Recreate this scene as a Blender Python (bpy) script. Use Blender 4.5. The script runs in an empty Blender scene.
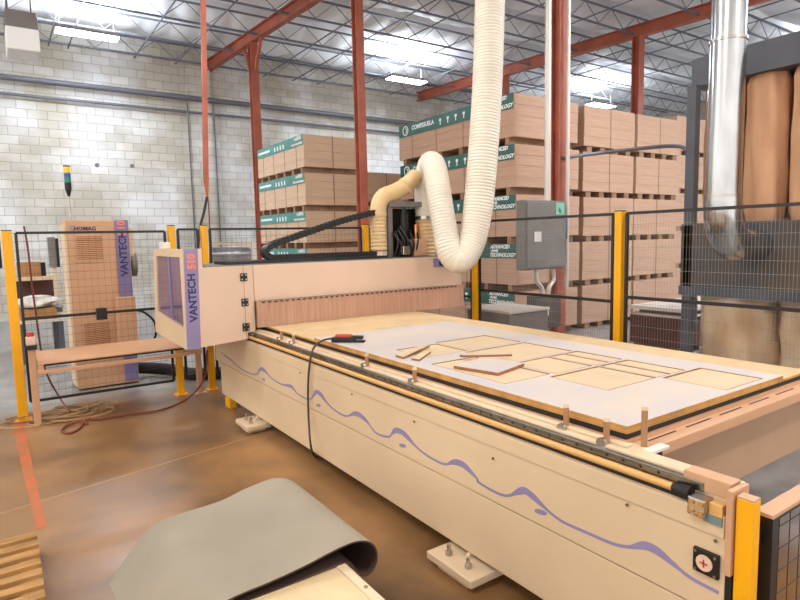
import bpy, bmesh, math, random
from mathutils import Vector, Matrix
random.seed(7)
S = bpy.context.scene
COL = S.collection
PI = math.pi

# ------------------------------------------------------------------ camera frame (solved from the vanishing points)
F, CX, CY, H = 585.0, 400.0, 300.0, 1.7
def _n(v): return v.normalized()
_A = Vector((-3-CX, -(248-CY), -F)); _B = Vector((1250-CX, -(220-CY), -F))
_Y = _n(_A); _X = _B - _Y*(_B.dot(_Y)); _X = _n(_X); _Z = _X.cross(_Y)
RW = Matrix((_X, _Y, _Z))
def at(px, py, **k):
    """point in the place that is seen at a photo position, on a plane X=, Y= or Z="""
    d = RW @ Vector((px-CX, -(py-CY), -F)); (n, v), = k.items(); i = 'XYZ'.index(n)
    o = Vector((0, 0, H)); t = (v-o[i])/d[i]
    return o + t*d

# ------------------------------------------------------------------ materials
def srgb(c):
    return tuple(((x/255)/12.92 if x/255 <= .04045 else ((x/255+.055)/1.055)**2.4) for x in c)
def nd(nt, t, **k):
    n = nt.nodes.new(t)
    for a, b in k.items(): setattr(n, a, b)
    return n
def mat(name, c, rough=.5, metal=0., var=.0, scale=4., c2=None, stretch=None, bump=0., bscale=40., emit=None, estr=0., alpha=1., trans=0., coat=0.):
    m = bpy.data.materials.new(name); m.use_nodes = True
    nt = m.node_tree; b = nt.nodes['Principled BSDF']
    b.inputs['Base Color'].default_value = (*srgb(c), 1); b.inputs['Roughness'].default_value = rough
    b.inputs['Metallic'].default_value = metal; b.inputs['Coat Weight'].default_value = coat
    b.inputs['Transmission Weight'].default_value = trans
    if alpha < 1: b.inputs['Alpha'].default_value = alpha
    if emit: b.inputs['Emission Color'].default_value = (*srgb(emit), 1); b.inputs['Emission Strength'].default_value = estr
    tc = nd(nt, 'ShaderNodeTexCoord'); mp = nd(nt, 'ShaderNodeMapping')
    nt.links.new(tc.outputs['Object'], mp.inputs[0])
    if stretch: mp.inputs['Scale'].default_value = stretch
    if var > 0 or c2:
        no = nd(nt, 'ShaderNodeTexNoise'); no.inputs['Scale'].default_value = scale; no.inputs['Detail'].default_value = 5
        nt.links.new(mp.outputs[0], no.inputs['Vector'])
        r = nd(nt, 'ShaderNodeValToRGB'); r.color_ramp.elements[0].position = .35; r.color_ramp.elements[1].position = .65
        d = c2 if c2 else tuple(max(0, x*(1-var)) for x in c)
        r.color_ramp.elements[0].color = (*srgb(d), 1); r.color_ramp.elements[1].color = (*srgb(c), 1)
        nt.links.new(no.outputs['Fac'], r.inputs[0]); nt.links.new(r.outputs[0], b.inputs['Base Color'])
    if bump > 0:
        n2 = nd(nt, 'ShaderNodeTexNoise'); n2.inputs['Scale'].default_value = bscale; n2.inputs['Detail'].default_value = 4
        nt.links.new(mp.outputs[0], n2.inputs['Vector'])
        bp = nd(nt, 'ShaderNodeBump'); bp.inputs['Strength'].default_value = bump; bp.inputs['Distance'].default_value = .01
        nt.links.new(n2.outputs['Fac'], bp.inputs['Height']); nt.links.new(bp.outputs[0], b.inputs['Normal'])
    return m
M = {}
M['cream'] = mat('cream enamel', (216, 192, 158), .38, var=.05, scale=1.5)
M['cream_plain'] = mat('cream powder coat', (214, 192, 162), .45, var=.04, scale=3)
M['pinkcream'] = mat('pale sand enamel', (218, 190, 168), .4, var=.03, scale=2)
M['cab_tan'] = mat('tan cabinet enamel', (200, 156, 122), .5, var=.05, scale=2)
M['purple'] = mat('lavender film', (140, 130, 170), .4, var=.05, scale=3)
M['purple2'] = mat('faded violet paint', (124, 114, 160), .45, var=.06, scale=3)
M['navy'] = mat('dark blue lettering', (40, 40, 90), .5)
M['orange_txt'] = mat('orange lettering', (238, 130, 100), .5)
M['black'] = mat('black plastic', (22, 21, 22), .45, var=.2, scale=9)
M['blackmetal'] = mat('black powder coated steel', (28, 26, 28), .4)
M['rubber'] = mat('black rubber', (30, 26, 26), .7, var=.2, scale=12)
M['yellow'] = mat('safety yellow enamel', (240, 172, 4), .38, var=.05, scale=3)
M['rail'] = mat('ground steel rail', (150, 148, 140), .25, 1., var=.15, scale=8)
M['steel'] = mat('bright steel', (200, 195, 188), .25, 1., var=.08, scale=8)
M['brass'] = mat('brass', (214, 168, 110), .3, 1.)
M['galv'] = mat('galvanised duct steel', (205, 208, 212), .2, 1., var=.12, scale=5, stretch=(1, 1, .3), bump=.25, bscale=7)
M['tanrod'] = mat('tan coated tube', (206, 160, 96), .4)
M['brush'] = mat('bristle curtain', (192, 150, 126), .8, var=.12, scale=16, stretch=(6, 1, .15))
M['mdf'] = mat('raw fibreboard', (206, 178, 138), .75, var=.06, scale=6)
M['mdf_edge'] = mat('cut fibreboard edge', (190, 142, 76), .8, var=.15, scale=12)
M['melamine'] = mat('dusty white melamine', (186, 182, 186), .55, c2=(202, 190, 178), scale=2.2)
M['part'] = mat('machined board face', (208, 186, 152), .6, c2=(198, 178, 150), scale=3.5)
M['kerf'] = mat('sawn brown edge', (158, 104, 62), .85, var=.15, scale=20)
M['red_steel'] = mat('red oxide steel', (180, 98, 74), .55, var=.14, scale=2.5)
M['truss'] = mat('grey truss steel', (120, 124, 138), .55, var=.2, scale=2)
M['insul'] = mat('white roof insulation film', (238, 240, 244), .55, var=.10, scale=.9, bump=.4, bscale=5)
M['board'] = mat('stacked board edges', (218, 186, 158), .8, var=.08, scale=5, stretch=(.3, .3, 12))
M['board2'] = mat('stacked board edges pink brown', (198, 162, 138), .8, var=.08, scale=5, stretch=(.3, .3, 12))
M['bearer'] = mat('pine bearer', (158, 126, 98), .8, var=.15, scale=8)
M['green'] = mat('green printed wrapper', (52, 104, 98), .45, var=.12, scale=4)
M['teal'] = mat('teal printed wrapper', (84, 150, 142), .4, var=.12, scale=4)
M['white'] = mat('white print', (236, 238, 238), .5)
M['strap'] = mat('grey strapping', (130, 104, 88), .5)
M['grey'] = mat('grey enamel', (120, 116, 112), .5, var=.08, scale=4)
M['darkgrey'] = mat('slate painted steel', (84, 88, 98), .5, var=.12, scale=3)
M['collect'] = mat('dusty dark steel', (66, 68, 74), .55, c2=(92, 80, 68), scale=2.5)
M['bagup'] = mat('brown filter cloth', (212, 166, 130), .8, c2=(188, 142, 108), scale=2, stretch=(2, 2, .5), bump=.4, bscale=5)
M['baglow'] = mat('dusty plastic bag', (212, 190, 160), .3, c2=(180, 146, 112), scale=2.2, stretch=(1, 1, .5), bump=.5, bscale=6)
M['hose'] = mat('translucent ribbed hose', (228, 222, 208), .4, var=.05, scale=3, trans=.0)
M['hose_warm'] = mat('amber smooth duct', (220, 190, 142), .35, var=.06, scale=3)
M['hose_rib'] = mat('hose wire rib', (206, 182, 142), .45)
M['mat_grey'] = mat('grey foam mat', (146, 137, 121), .75, var=.07, scale=2.2, bump=.06, bscale=14)
M['matedge'] = mat('mat backing', (70, 52, 46), .7)
M['crate'] = mat('pale crate board', (214, 190, 150), .6, var=.06, scale=4)
M['orange'] = mat('worn orange floor tape', (184, 90, 48), .6, c2=(156, 100, 60), scale=7)
M['redbrown'] = mat('red brown rubber', (116, 52, 38), .5)
M['conduit'] = mat('conduit', (214, 206, 200), .4, .4)
M['wire'] = mat('mesh wire', (150, 146, 140), .5, .0)
M['wire_dark'] = mat('dark mesh wire', (56, 50, 48), .45, .3)
M['window'] = mat('violet tinted panel', (112, 104, 150), .15, var=.25, scale=1.3, coat=.5)
M['cardboard'] = mat('cardboard', (176, 128, 84), .85, var=.1, scale=5)
M['plastic'] = mat('white plastic sheet', (222, 218, 212), .35, var=.1, scale=6)
M['clear'] = mat('silver wrap', (196, 200, 210), .18, .6, var=.2, scale=6, bump=.5, bscale=14)
M['wood'] = mat('pallet wood', (176, 132, 78), .8, var=.2, scale=5, stretch=(1, 6, 1))
M['darkred'] = mat('dark red panel edge', (92, 52, 44), .7, var=.2, scale=6)
M['cable_tan'] = mat('tan rope', (176, 140, 96), .8, var=.2, scale=10)
M['copper'] = mat('copper', (230, 150, 96), .3, 1.)
M['glass_y'] = mat('yellow lens', (240, 200, 40), .3)
M['glass_b'] = mat('blue lens', (60, 80, 170), .3)
M['glass_g'] = mat('green lens', (40, 130, 100), .3)
M['slate'] = mat('slate gasket', (110, 128, 128), .5)
M['darkcable'] = mat('brown black cable sheath', (66, 50, 44), .5)
M['skirt_shade'] = mat('shaded tan enamel', (182, 150, 124), .55, var=.06, scale=2)  # cream of the end skirt with its shade put into the colour
M['pin'] = mat('worn tan pin', (168, 130, 96), .4, .3)
M['mint'] = mat('mint sticker', (130, 190, 170), .5)
M['redtool'] = mat('red tool plastic', (176, 62, 50), .45)
M['pipe_dark'] = mat('dark wall pipe', (108, 108, 116), .5, .2)
M['lamp'] = mat('lit lamp lens', (255, 255, 255), .4, emit=(235, 244, 255), estr=26)
M['lamp_fill'] = mat('added fill lamp lens', (255, 250, 240), .4, emit=(255, 236, 205), estr=8)  # glow for the added uplights and unseen near lamps

def floor_mat():
    m = bpy.data.materials.new('polished stained concrete'); m.use_nodes = True
    nt = m.node_tree; L = nt.links; b = nt.nodes['Principled BSDF']
    tc = nd(nt, 'ShaderNodeTexCoord'); 
    n1 = nd(nt, 'ShaderNodeTexNoise'); n1.inputs['Scale'].default_value = .75; n1.inputs['Detail'].default_value = 6; n1.inputs['Distortion'].default_value = .6
    n2 = nd(nt, 'ShaderNodeTexNoise'); n2.inputs['Scale'].default_value = 3.2; n2.inputs['Detail'].default_value = 8
    L.new(tc.outputs['Object'], n1.inputs['Vector']); L.new(tc.outputs['Object'], n2.inputs['Vector'])
    r1 = nd(nt, 'ShaderNodeValToRGB'); e = r1.color_ramp.elements
    e[0].position = .36; e[0].color = (*srgb((108, 78, 46)), 1); e[1].position = .64; e[1].color = (*srgb((160, 119, 76)), 1)
    r2 = nd(nt, 'ShaderNodeValToRGB'); e = r2.color_ramp.elements
    e[0].position = .38; e[0].color = (.55, .55, .55, 1); e[1].position = .62; e[1].color = (1, 1, 1, 1)
    L.new(n1.outputs['Fac'], r1.inputs[0]); L.new(n2.outputs['Fac'], r2.inputs[0])
    mx = nd(nt, 'ShaderNodeMix', data_type='RGBA', blend_type='MULTIPLY'); mx.inputs['Factor'].default_value = .55
    L.new(r1.outputs[0], mx.inputs['A']); L.new(r2.outputs[0], mx.inputs['B'])
    # grey tone on the far and right parts of the slab
    sp = nd(nt, 'ShaderNodeSeparateXYZ'); L.new(tc.outputs['Object'], sp.inputs[0])
    def mth(op, a, bb, c=None):
        n = nd(nt, 'ShaderNodeMath', operation=op)
        for i, v in enumerate((a, bb, c)):
            if v is None: continue
            if hasattr(v, 'links'): L.new(v, n.inputs[i])
            else: n.inputs[i].default_value = v
        return n.outputs[0]
    wob = mth('MULTIPLY', n2.outputs['Fac'], .5)
    y = mth('ADD', sp.outputs['Y'], wob)
    far = nd(nt, 'ShaderNodeMapRange', interpolation_type='SMOOTHSTEP'); far.inputs['From Min'].default_value = 6.9; far.inputs['From Max'].default_value = 7.7
    L.new(y, far.inputs['Value'])
    xr = nd(nt, 'ShaderNodeMapRange', interpolation_type='SMOOTHSTEP'); xr.inputs['From Min'].default_value = 3.0; xr.inputs['From Max'].default_value = 3.8
    L.new(sp.outputs['X'], xr.inputs['Value'])
    zone = mth('MAXIMUM', far.outputs[0], xr.outputs[0])
    # blend to the grey tone by zone
    gr = nd(nt, 'ShaderNodeMix', data_type='RGBA'); L.new(zone, gr.inputs['Factor']); L.new(mx.outputs['Result'], gr.inputs['A'])
    rg = nd(nt, 'ShaderNodeValToRGB'); e = rg.color_ramp.elements
    e[0].position = .3; e[0].color = (*srgb((120, 118, 118)), 1); e[1].position = .7; e[1].color = (*srgb((160, 158, 156)), 1)
    L.new(n2.outputs['Fac'], rg.inputs[0]); L.new(rg.outputs[0], gr.inputs['B'])
    # control joint
    d = mth('ABSOLUTE', mth('SUBTRACT', mth('SUBTRACT', sp.outputs['Y'], 4.475), mth('MULTIPLY', sp.outputs['X'], .234)), 0)
    jt = mth('LESS_THAN', d, .010)
    jm = nd(nt, 'ShaderNodeMix', data_type='RGBA'); L.new(mth('MULTIPLY', jt, .6), jm.inputs['Factor'])
    L.new(gr.outputs['Result'], jm.inputs['A']); jm.inputs['B'].default_value = (*srgb((180, 140, 92)), 1)
    L.new(jm.outputs['Result'], b.inputs['Base Color'])
    rr = nd(nt, 'ShaderNodeMapRange'); rr.inputs['To Min'].default_value = .22; rr.inputs['To Max'].default_value = .5
    L.new(n2.outputs['Fac'], rr.inputs['Value']); L.new(rr.outputs[0], b.inputs['Roughness'])
    bp = nd(nt, 'ShaderNodeBump'); bp.inputs['Strength'].default_value = .12; bp.inputs['Distance'].default_value = .01
    L.new(n2.outputs['Fac'], bp.inputs['Height']); L.new(bp.outputs[0], b.inputs['Normal'])
    return m
def block_mat(name, axis):
    m = bpy.data.materials.new(name); m.use_nodes = True
    nt = m.node_tree; L = nt.links; b = nt.nodes['Principled BSDF']
    tc = nd(nt, 'ShaderNodeTexCoord'); sp = nd(nt, 'ShaderNodeSeparateXYZ'); cb = nd(nt, 'ShaderNodeCombineXYZ')
    L.new(tc.outputs['Object'], sp.inputs[0]); L.new(sp.outputs[axis], cb.inputs[0]); L.new(sp.outputs['Z'], cb.inputs[1])
    br = nd(nt, 'ShaderNodeTexBrick'); L.new(cb.outputs[0], br.inputs['Vector'])
    br.inputs['Scale'].default_value = 1; br.inputs['Brick Width'].default_value = .406; br.inputs['Row Height'].default_value = .203
    br.inputs['Mortar Size'].default_value = .009; br.inputs['Mortar Smooth'].default_value = .3
    br.inputs['Color1'].default_value = (*srgb((226, 226, 226)), 1); br.inputs['Color2'].default_value = (*srgb((206, 205, 203)), 1)
    br.inputs['Mortar'].default_value = (*srgb((178, 176, 173)), 1)
    n = nd(nt, 'ShaderNodeTexNoise'); n.inputs['Scale'].default_value = .6; n.inputs['Detail'].default_value = 5
    L.new(cb.outputs[0], n.inputs['Vector'])
    r = nd(nt, 'ShaderNodeValToRGB'); e = r.color_ramp.elements
    e[0].position = .42; e[0].color = (*srgb((212, 204, 186)), 1); e[1].position = .6; e[1].color = (1, 1, 1, 1)
    L.new(n.outputs['Fac'], r.inputs[0])
    mx = nd(nt, 'ShaderNodeMix', data_type='RGBA', blend_type='MULTIPLY'); mx.inputs['Factor'].default_value = .9
    L.new(br.outputs['Color'], mx.inputs['A']); L.new(r.outputs[0], mx.inputs['B']); L.new(mx.outputs['Result'], b.inputs['Base Color'])
    b.inputs['Roughness'].default_value = .8
    bp = nd(nt, 'ShaderNodeBump'); bp.inputs['Strength'].default_value = .3; bp.inputs['Distance'].default_value = .008
    inv = nd(nt, 'ShaderNodeMath', operation='SUBTRACT'); inv.inputs[0].default_value = 1; L.new(br.outputs['Fac'], inv.inputs[1])
    L.new(inv.outputs[0], bp.inputs['Height']); L.new(bp.outputs[0], b.inputs['Normal'])
    return m
M['floor'] = floor_mat(); M['blockX'] = block_mat('painted block wall', 'X'); M['blockY'] = block_mat('painted block side wall', 'Y')

# ------------------------------------------------------------------ mesh building
class MB:
    def __init__(s): s.v = []; s.f = []; s.m = []
    def add(s, vs, fs, m=0):
        o = len(s.v); s.v += [tuple(v) for v in vs]; s.f += [tuple(i+o for i in f) for f in fs]; s.m += [m]*len(fs); return s
    def box(s, x0, x1, y0, y1, z0, z1, m=0):
        vs = [(x, y, z) for z in (z0, z1) for y in (y0, y1) for x in (x0, x1)]
        return s.add(vs, [(0, 2, 3, 1), (4, 5, 7, 6), (0, 1, 5, 4), (2, 6, 7, 3), (0, 4, 6, 2), (1, 3, 7, 5)], m)
    def cut(s, x0, x1, y0, y1, z0, z1, c=.01, m=0):
        """box with chamfered edges"""
        c = min(c, (x1-x0)*.45, (y1-y0)*.45, (z1-z0)*.45)
        bm = bmesh.new(); bmesh.ops.create_cube(bm, size=1)
        for v in bm.verts: v.co = Vector(((x0+x1)/2+v.co.x*(x1-x0), (y0+y1)/2+v.co.y*(y1-y0), (z0+z1)/2+v.co.z*(z1-z0)))
        bmesh.ops.bevel(bm, geom=bm.edges[:], offset=c, segments=2, affect='EDGES', profile=.6)
        bm.verts.index_update()
        s.add([v.co[:] for v in bm.verts], [[v.index for v in f.verts] for f in bm.faces], m); bm.free(); return s
    def frame_tube(s, pts, sect, m=0, cap=True, closed=False, scale=None):
        """sweep a 2D section along points, parallel transported"""
        P = [Vector(p) for p in pts]; n = len(P); k = len(sect)
        T = []
        for i in range(n):
            a = P[i-1] if (i or closed) else P[i]; b = P[(i+1) % n] if (i < n-1 or closed) else P[i]
            T.append((b-a).normalized())
        up = Vector((0, 0, 1)) if abs(T[0].z) < .9 else Vector((1, 0, 0))
        N = (up - T[0]*up.dot(T[0])).normalized(); vs = []
        for i in range(n):
            if i: N = (N - T[i]*N.dot(T[i])).normalized()
            Bn = T[i].cross(N); q = scale[i] if scale else 1
            vs += [P[i] + (N*a + Bn*b)*q for a, b in sect]
        fs = [(i*k+j, i*k+(j+1) % k, ((i+1) % n)*k+(j+1) % k, ((i+1) % n)*k+j) for i in range(n-1+(1 if closed else 0)) for j in range(k)]
        if cap and not closed: fs += [tuple(range(k))[::-1], tuple((n-1)*k+j for j in range(k))]
        return s.add(vs, fs, m)
    def tube(s, pts, r, k=12, m=0, **kw):
        return s.frame_tube(pts, [(r*math.cos(2*PI*j/k), r*math.sin(2*PI*j/k)) for j in range(k)], m, **kw)
    def cyl(s, a, b, r, r2=None, k=20, m=0):
        return s.tube([a, b], 1, k, m, scale=[r, r if r2 is None else r2])
    def bar(s, a, b, w, h, m=0): return s.frame_tube([a, b], [(-h/2, -w/2), (h/2, -w/2), (h/2, w/2), (-h/2, w/2)], m)
    def prism(s, poly, axis, a0, a1, m=0):
        """extrude a polygon (2 coords in the other axes) along an axis"""
        def pt(p, a): return {'X': (a, p[0], p[1]), 'Y': (p[0], a, p[1]), 'Z': (p[0], p[1], a)}[axis]
        n = len(poly)
        vs = [pt(p, a0) for p in poly]+[pt(p, a1) for p in poly]
        return s.add(vs, [tuple(range(n)), tuple(range(2*n-1, n-1, -1))]+[(i, i+n, (i+1) % n+n, (i+1) % n) for i in range(n)], m)
    def sphere(s, c, r, m=0, sc=(1, 1, 1)):
        bm = bmesh.new(); bmesh.ops.create_icosphere(bm, subdivisions=2, radius=r); bm.verts.index_update()
        s.add([(c[0]+v.co.x*sc[0], c[1]+v.co.y*sc[1], c[2]+v.co.z*sc[2]) for v in bm.verts], [[v.index for v in f.verts] for f in bm.faces], m); bm.free(); return s
    def build(s, name, mats, parent=None, smooth=False, auto=True):
        me = bpy.data.meshes.new(name)
        off = wloc(parent) if parent else Vector((0, 0, 0))
        me.from_pydata([(v[0]-off.x, v[1]-off.y, v[2]-off.z) for v in s.v], [], s.f)
        if not isinstance(mats, (list, tuple)): mats = [mats]
        for q in mats: me.materials.append(q)
        for p, i in zip(me.polygons, s.m): p.material_index = i; p.use_smooth = smooth
        bm = bmesh.new(); bm.from_mesh(me); bmesh.ops.recalc_face_normals(bm, faces=bm.faces)
        bm.to_mesh(me); bm.free()
        if smooth:
            try: me.set_sharp_from_angle(angle=math.radians(40))
            except Exception: pass
        o = bpy.data.objects.new(name, me); COL.objects.link(o)
        if parent: o.parent = parent
        return o
def wloc(o):
    v = Vector((0, 0, 0))
    while o: v += o.location; o = o.parent
    return v
def tag(o, label=None, cat=None, group=None, kind=None):
    if label: o['label'] = label
    if cat: o['category'] = cat
    if group: o['group'] = group
    if kind: o['kind'] = kind
    return o
def thing(name, label, cat, loc=(0, 0, 0), group=None):
    o = bpy.data.objects.new(name, None); COL.objects.link(o); o.location = loc; o.empty_display_size = .1
    return tag(o, label, cat, group)
def struct(o): o['kind'] = 'structure'; return o
def copy_tree(o, parent=None):
    c = o.copy(); COL.objects.link(c); c.parent = parent
    for ch in [x for x in COL.objects if x.parent == o]: copy_tree(ch, c)
    return c
def spline(P, n=10):
    P = [Vector(p) for p in P]; out = []
    for i in range(len(P)-1):
        p0 = P[i-1] if i else P[0]*2-P[1]; p1 = P[i]; p2 = P[i+1]; p3 = P[i+2] if i+2 < len(P) else P[-1]*2-P[-2]
        for j in range(n):
            t = j/n
            out.append(.5*((2*p1)+(p2-p0)*t+(2*p0-5*p1+4*p2-p3)*t*t+(3*p1-p0-3*p2+p3)*t**3))
    return out+[P[-1]]
def resample(P, step):
    out = [P[0]]; acc = 0
    for a, b in zip(P, P[1:]):
        d = (b-a).length; t = step-acc
        while t <= d: out.append(a.lerp(b, t/d)); t += step
        acc = (acc+d) % step
    return out
def ribbed(mb, pts, r, pitch=.03, depth=.05, k=28, m=0, rad=None):
    P = resample(spline(pts, 14), pitch/4); prof = [0, .7, 1, .7]
    sc = [1+depth*(prof[i % 4]-.5) for i in range(len(P))]
    if rad: sc = [q*rad(i/(len(P)-1)) for i, q in enumerate(sc)]
    mb.tube(P, r, k, m, scale=sc); return mb
def text(s, size, mtx, m, parent, name='lettering', shear=0., bold=0., align='CENTER'):
    cu = bpy.data.curves.new('t', 'FONT'); cu.body = s; cu.size = size; cu.extrude = .0008; cu.offset = bold; cu.shear = shear
    cu.align_x = align; cu.align_y = 'CENTER'; cu.resolution_u = 2
    ob = bpy.data.objects.new('t', cu); COL.objects.link(ob)
    dg = bpy.context.evaluated_depsgraph_get(); me = bpy.data.meshes.new_from_object(ob.evaluated_get(dg))
    COL.objects.unlink(ob); bpy.data.objects.remove(ob)
    off = wloc(parent); me.transform(Matrix.Translation(-off) @ mtx)
    me.materials.clear(); me.materials.append(m); me.name = name
    o = bpy.data.objects.new(name, me); COL.objects.link(o); o.parent = parent
    return o
def axes(o, x, y):
    """matrix at o with local x and y directions"""
    x = Vector(x).normalized(); y = Vector(y).normalized(); z = x.cross(y)
    return Matrix(((x.x, y.x, z.x, o[0]), (x.y, y.y, z.y, o[1]), (x.z, y.z, z.z, o[2]), (0, 0, 0, 1)))

# ------------------------------------------------------------------ the setting
YW = 16.3; XR = 24.0; XL = -7.0; YB = -6.0; ZC = 7.05
struct(MB().box(XL, XR, YB, YW, -.2, 0).build('floor', M['floor']))
w = struct(MB().box(XL, XR, YW, YW+.25, 0, 7.4).build('wall_back', M['blockX']))
struct(MB().box(XR, XR+.25, YB, YW, 0, 7.4).build('wall_right', M['blockY']))
# roof: sagging white insulation film between the purlins
mb = MB(); nx, ny = 310, 224
def sag(x, y):
    s1 = abs(math.sin(PI*(y+.3)/1.5)); s2 = abs(math.sin(PI*(x+.15*math.sin(y*2))/.62))
    return ZC - .24*s1**.6 - .085*s2**.7*s1 + .03*math.sin(x*3.1+y*2.3)
vs = [(XL+(XR-XL)*i/nx, YB+(YW-YB)*j/ny, sag(XL+(XR-XL)*i/nx, YB+(YW-YB)*j/ny)) for j in range(ny+1) for i in range(nx+1)]
mb.add(vs, [(j*(nx+1)+i, j*(nx+1)+i+1, (j+1)*(nx+1)+i+1, (j+1)*(nx+1)+i) for j in range(ny) for i in range(nx)])
mb.box(XL, XR, YB, YW, ZC+.05, ZC+.2)
struct(mb.build('ceiling', M['insul'], smooth=True))
# wall pilaster
mb = MB().box(4.42, 5.05, YW-.12, YW, 0, 6.35); struct(mb.build('trim_1', M['blockX']))
# open web joists along X
jy = [16.05, 14.6, 13.2, 11.7, 10.2, 8.7, 7.2, 5.7, 4.2]
for n_, y in enumerate(jy):
    x0, x1 = (XL+.1, XR-.1)
    where = 'closest to the block wall' if n_ == 0 else 'closest to the camera' if n_ == len(jy)-1 else f'{["", "second", "third", "fourth", "fifth", "sixth", "seventh", "eighth"][n_]} from the block wall'
    t = thing('roof_joist', f'grey open web steel roof joist, {where}', 'roof joist', (x0, y, 6.38), 'grey steel roof joists')
    for zz, nm in ((6.38, 'bottom_chord'), (6.78, 'top_chord')):
        MB().box(x0, x1, y-.02, y+.02, zz, zz+.035).build(nm, M['truss'], t)
    mb = MB(); k = 0; x = x0; st = .46
    while x+st < x1:
        a, b = (6.42, 6.8) if k % 2 == 0 else (6.8, 6.42)
        mb.bar((x, y, a), (x+st, y, b), 0.014, .014); x += st; k += 1
    mb.build('web_bars', M['truss'], t)
# bridging bars along Y
for n_, x in enumerate((.5, 1.35, 1.75, 3.2, 4.2, 6.6, 7.5, 8.3, 9.5, 10.9, 13.6, 14.4, 16.2, 18.5)):
    o = MB().box(x-.012, x+.012, 3.6, YW, 6.36, 6.38).build('bridging_bar', M['truss'])
    tag(o, 'thin dark bracing bar running across under the grey roof joists', 'bracing bar', 'bracing bars under the roof')
# girders
def ibeam(mb, a, b, w, h):
    mb.bar(a, b, .02, h); 
    for s_ in (-1, 1):
        o_ = Vector((0, 0, s_*(h/2-.01))); mb.bar(Vector(a)+o_, Vector(b)+o_, w, .02)
    return mb
g1a, g1b = (5.05, YW, 6.43), (5.95, 3.6, 6.43)
o = ibeam(MB(), g1a, g1b, .16, .26).build('roof_girder', M['red_steel']); tag(o, 'red oxide steel girder above the left board stack', 'girder', 'red roof girders')
g2a, g2b = (12.05, YW, 6.43), (13.3, 3.6, 6.43)
o = ibeam(MB(), g2a, g2b, .18, .28).build('roof_girder', M['red_steel']); tag(o, 'red oxide steel girder above the large right board stacks', 'girder', 'red roof girders')
def column(x, y, w, label, d=.22, top=6.29, brace=False):
    t = thing('steel_column', label, 'column', (x, y, 0))
    mb = MB(); mb.box(x-.012, x+.012, y-d/2, y+d/2, .02, top)
    mb.box(x-w/2, x+w/2, y-d/2-.012, y-d/2+.012, .02, top); mb.box(x-w/2, x+w/2, y+d/2-.012, y+d/2+.012, .02, top)
    mb.build('post', M['red_steel'], t)
    MB().box(x-.12, x+.12, y-.12, y+.12, 0, .02).build('base_plate', M['red_steel'], t)
    if brace:
        for s_ in (-1, 1): MB().bar((x, y+s_*.12, top-.65), (x-.07*s_*0, y+s_*.55, top-.02), .06, .06).build('knee_brace', M['red_steel'], t)
    return t
column(5.24, 13.5, .18, 'red steel column rising behind the left board stack', .16, brace=True)
column(5.54, 9.25, .15, 'red steel column in front of the left board stack', .14)
column(12.42, 12.6, .2, 'red steel column mostly hidden by the big ribbed hose', .16)
column(12.77, 8.55, .2, 'red steel column rising behind the plain right board stacks', .18)
cc = column(7.05, 6.02, .17, 'red steel column carrying the grey disconnect box', .14, 6.3, False)
# wall pipes
o = MB().cyl((XL, YW-.2, 5.5), (13.5, YW-.2, 5.5), .065).build('wall_pipe', M['pipe_dark'], smooth=True); tag(o, 'thick dark pipe running along the top of the block wall', 'pipe')
o = MB().cyl((XL, YW-.14, 5.15), (13.5, YW-.14, 5.15), .035).build('wall_pipe', M['pipe_dark'], smooth=True); tag(o, 'thin grey pipe on the block wall, below the thick dark one', 'pipe')
for x, l in ((4.4, 'left'), (5.09, 'right')):
    o = MB().cyl((x, YW-.16, .1), (x, YW-.16, 5.4), .018).build('wall_conduit', M['pipe_dark'], smooth=True); tag(o, f'vertical grey conduit on the {l} edge of the wall pilaster', 'conduit')
for p in ((97, 165), (132, 166)):
    q = at(*p, Y=YW)
    o = MB().cyl((q.x, YW-.02, q.z), (q.x, YW+.01, q.z), .05).build('wall_anchor', M['pipe_dark']); tag(o, 'small round anchor hole plate in the block wall', 'anchor plate', 'anchor plates on the block wall')
# lamps
def lamp(x, y, z, label, m, hang=True, rot=0):
    t = thing('high_bay_lamp', label, 'ceiling lamp', (x, y, z), 'high bay lamps')
    MB().cut(x-.6, x+.6, y-.2, y+.2, z+.02, z+.1, .02).build('housing', M['grey'], t)
    MB().box(x-.57, x+.57, y-.17, y+.17, z, z+.02).build('lens', m, t)
    MB().box(x-.5, x+.5, y-.1, y+.1, z+.10, z+.108).build('uplight_fill', M['lamp_fill'], t)  # glowing strip added on top of each lamp to brighten the ceiling
    for s_ in (-1, 1): MB().bar((x+s_*.5, y, z+.1), (x+s_*.5, y, 6.4), .012, .012).build('hanger', M['truss'], t)
    return t
def area(x, y, z, sx, sy, pw, col, up=None):
    l = bpy.data.lights.new('lamp_light', 'AREA'); l.shape = 'RECTANGLE'; l.size = sx; l.size_y = sy; l.energy = pw; l.color = col
    o = bpy.data.objects.new('lamp_light', l); COL.objects.link(o); o.location = (x, y, z-.03)
    u = bpy.data.lights.new('ceiling_fill_light', 'AREA'); u.shape = 'RECTANGLE'; u.size = sx; u.size_y = sy; u.energy = pw*(up or UP); u.color = COOL  # added upward fill that lights the ceiling
    q = bpy.data.objects.new('ceiling_fill_light', u); COL.objects.link(q); q.location = (x, y, z+.13); q.rotation_euler = (PI, 0, 0)
    return o
UP = 1.0; COOL = (.84, .92, 1); WARM = (1, .84, .66)
for (x, y, lb) in ((1.87, 13.9, 'lit high bay lamp at the upper left near the block wall'), (9.6, 13.5, 'lit high bay lamp hanging between the two board stacks'), (17.1, 12.8, 'lit high bay lamp just above the plain right stacks')):
    lamp(x, y, 6.0, lb, M['lamp']); area(x, y, 6.0, 1.2, .4, 140, COOL, 1.0)
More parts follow.
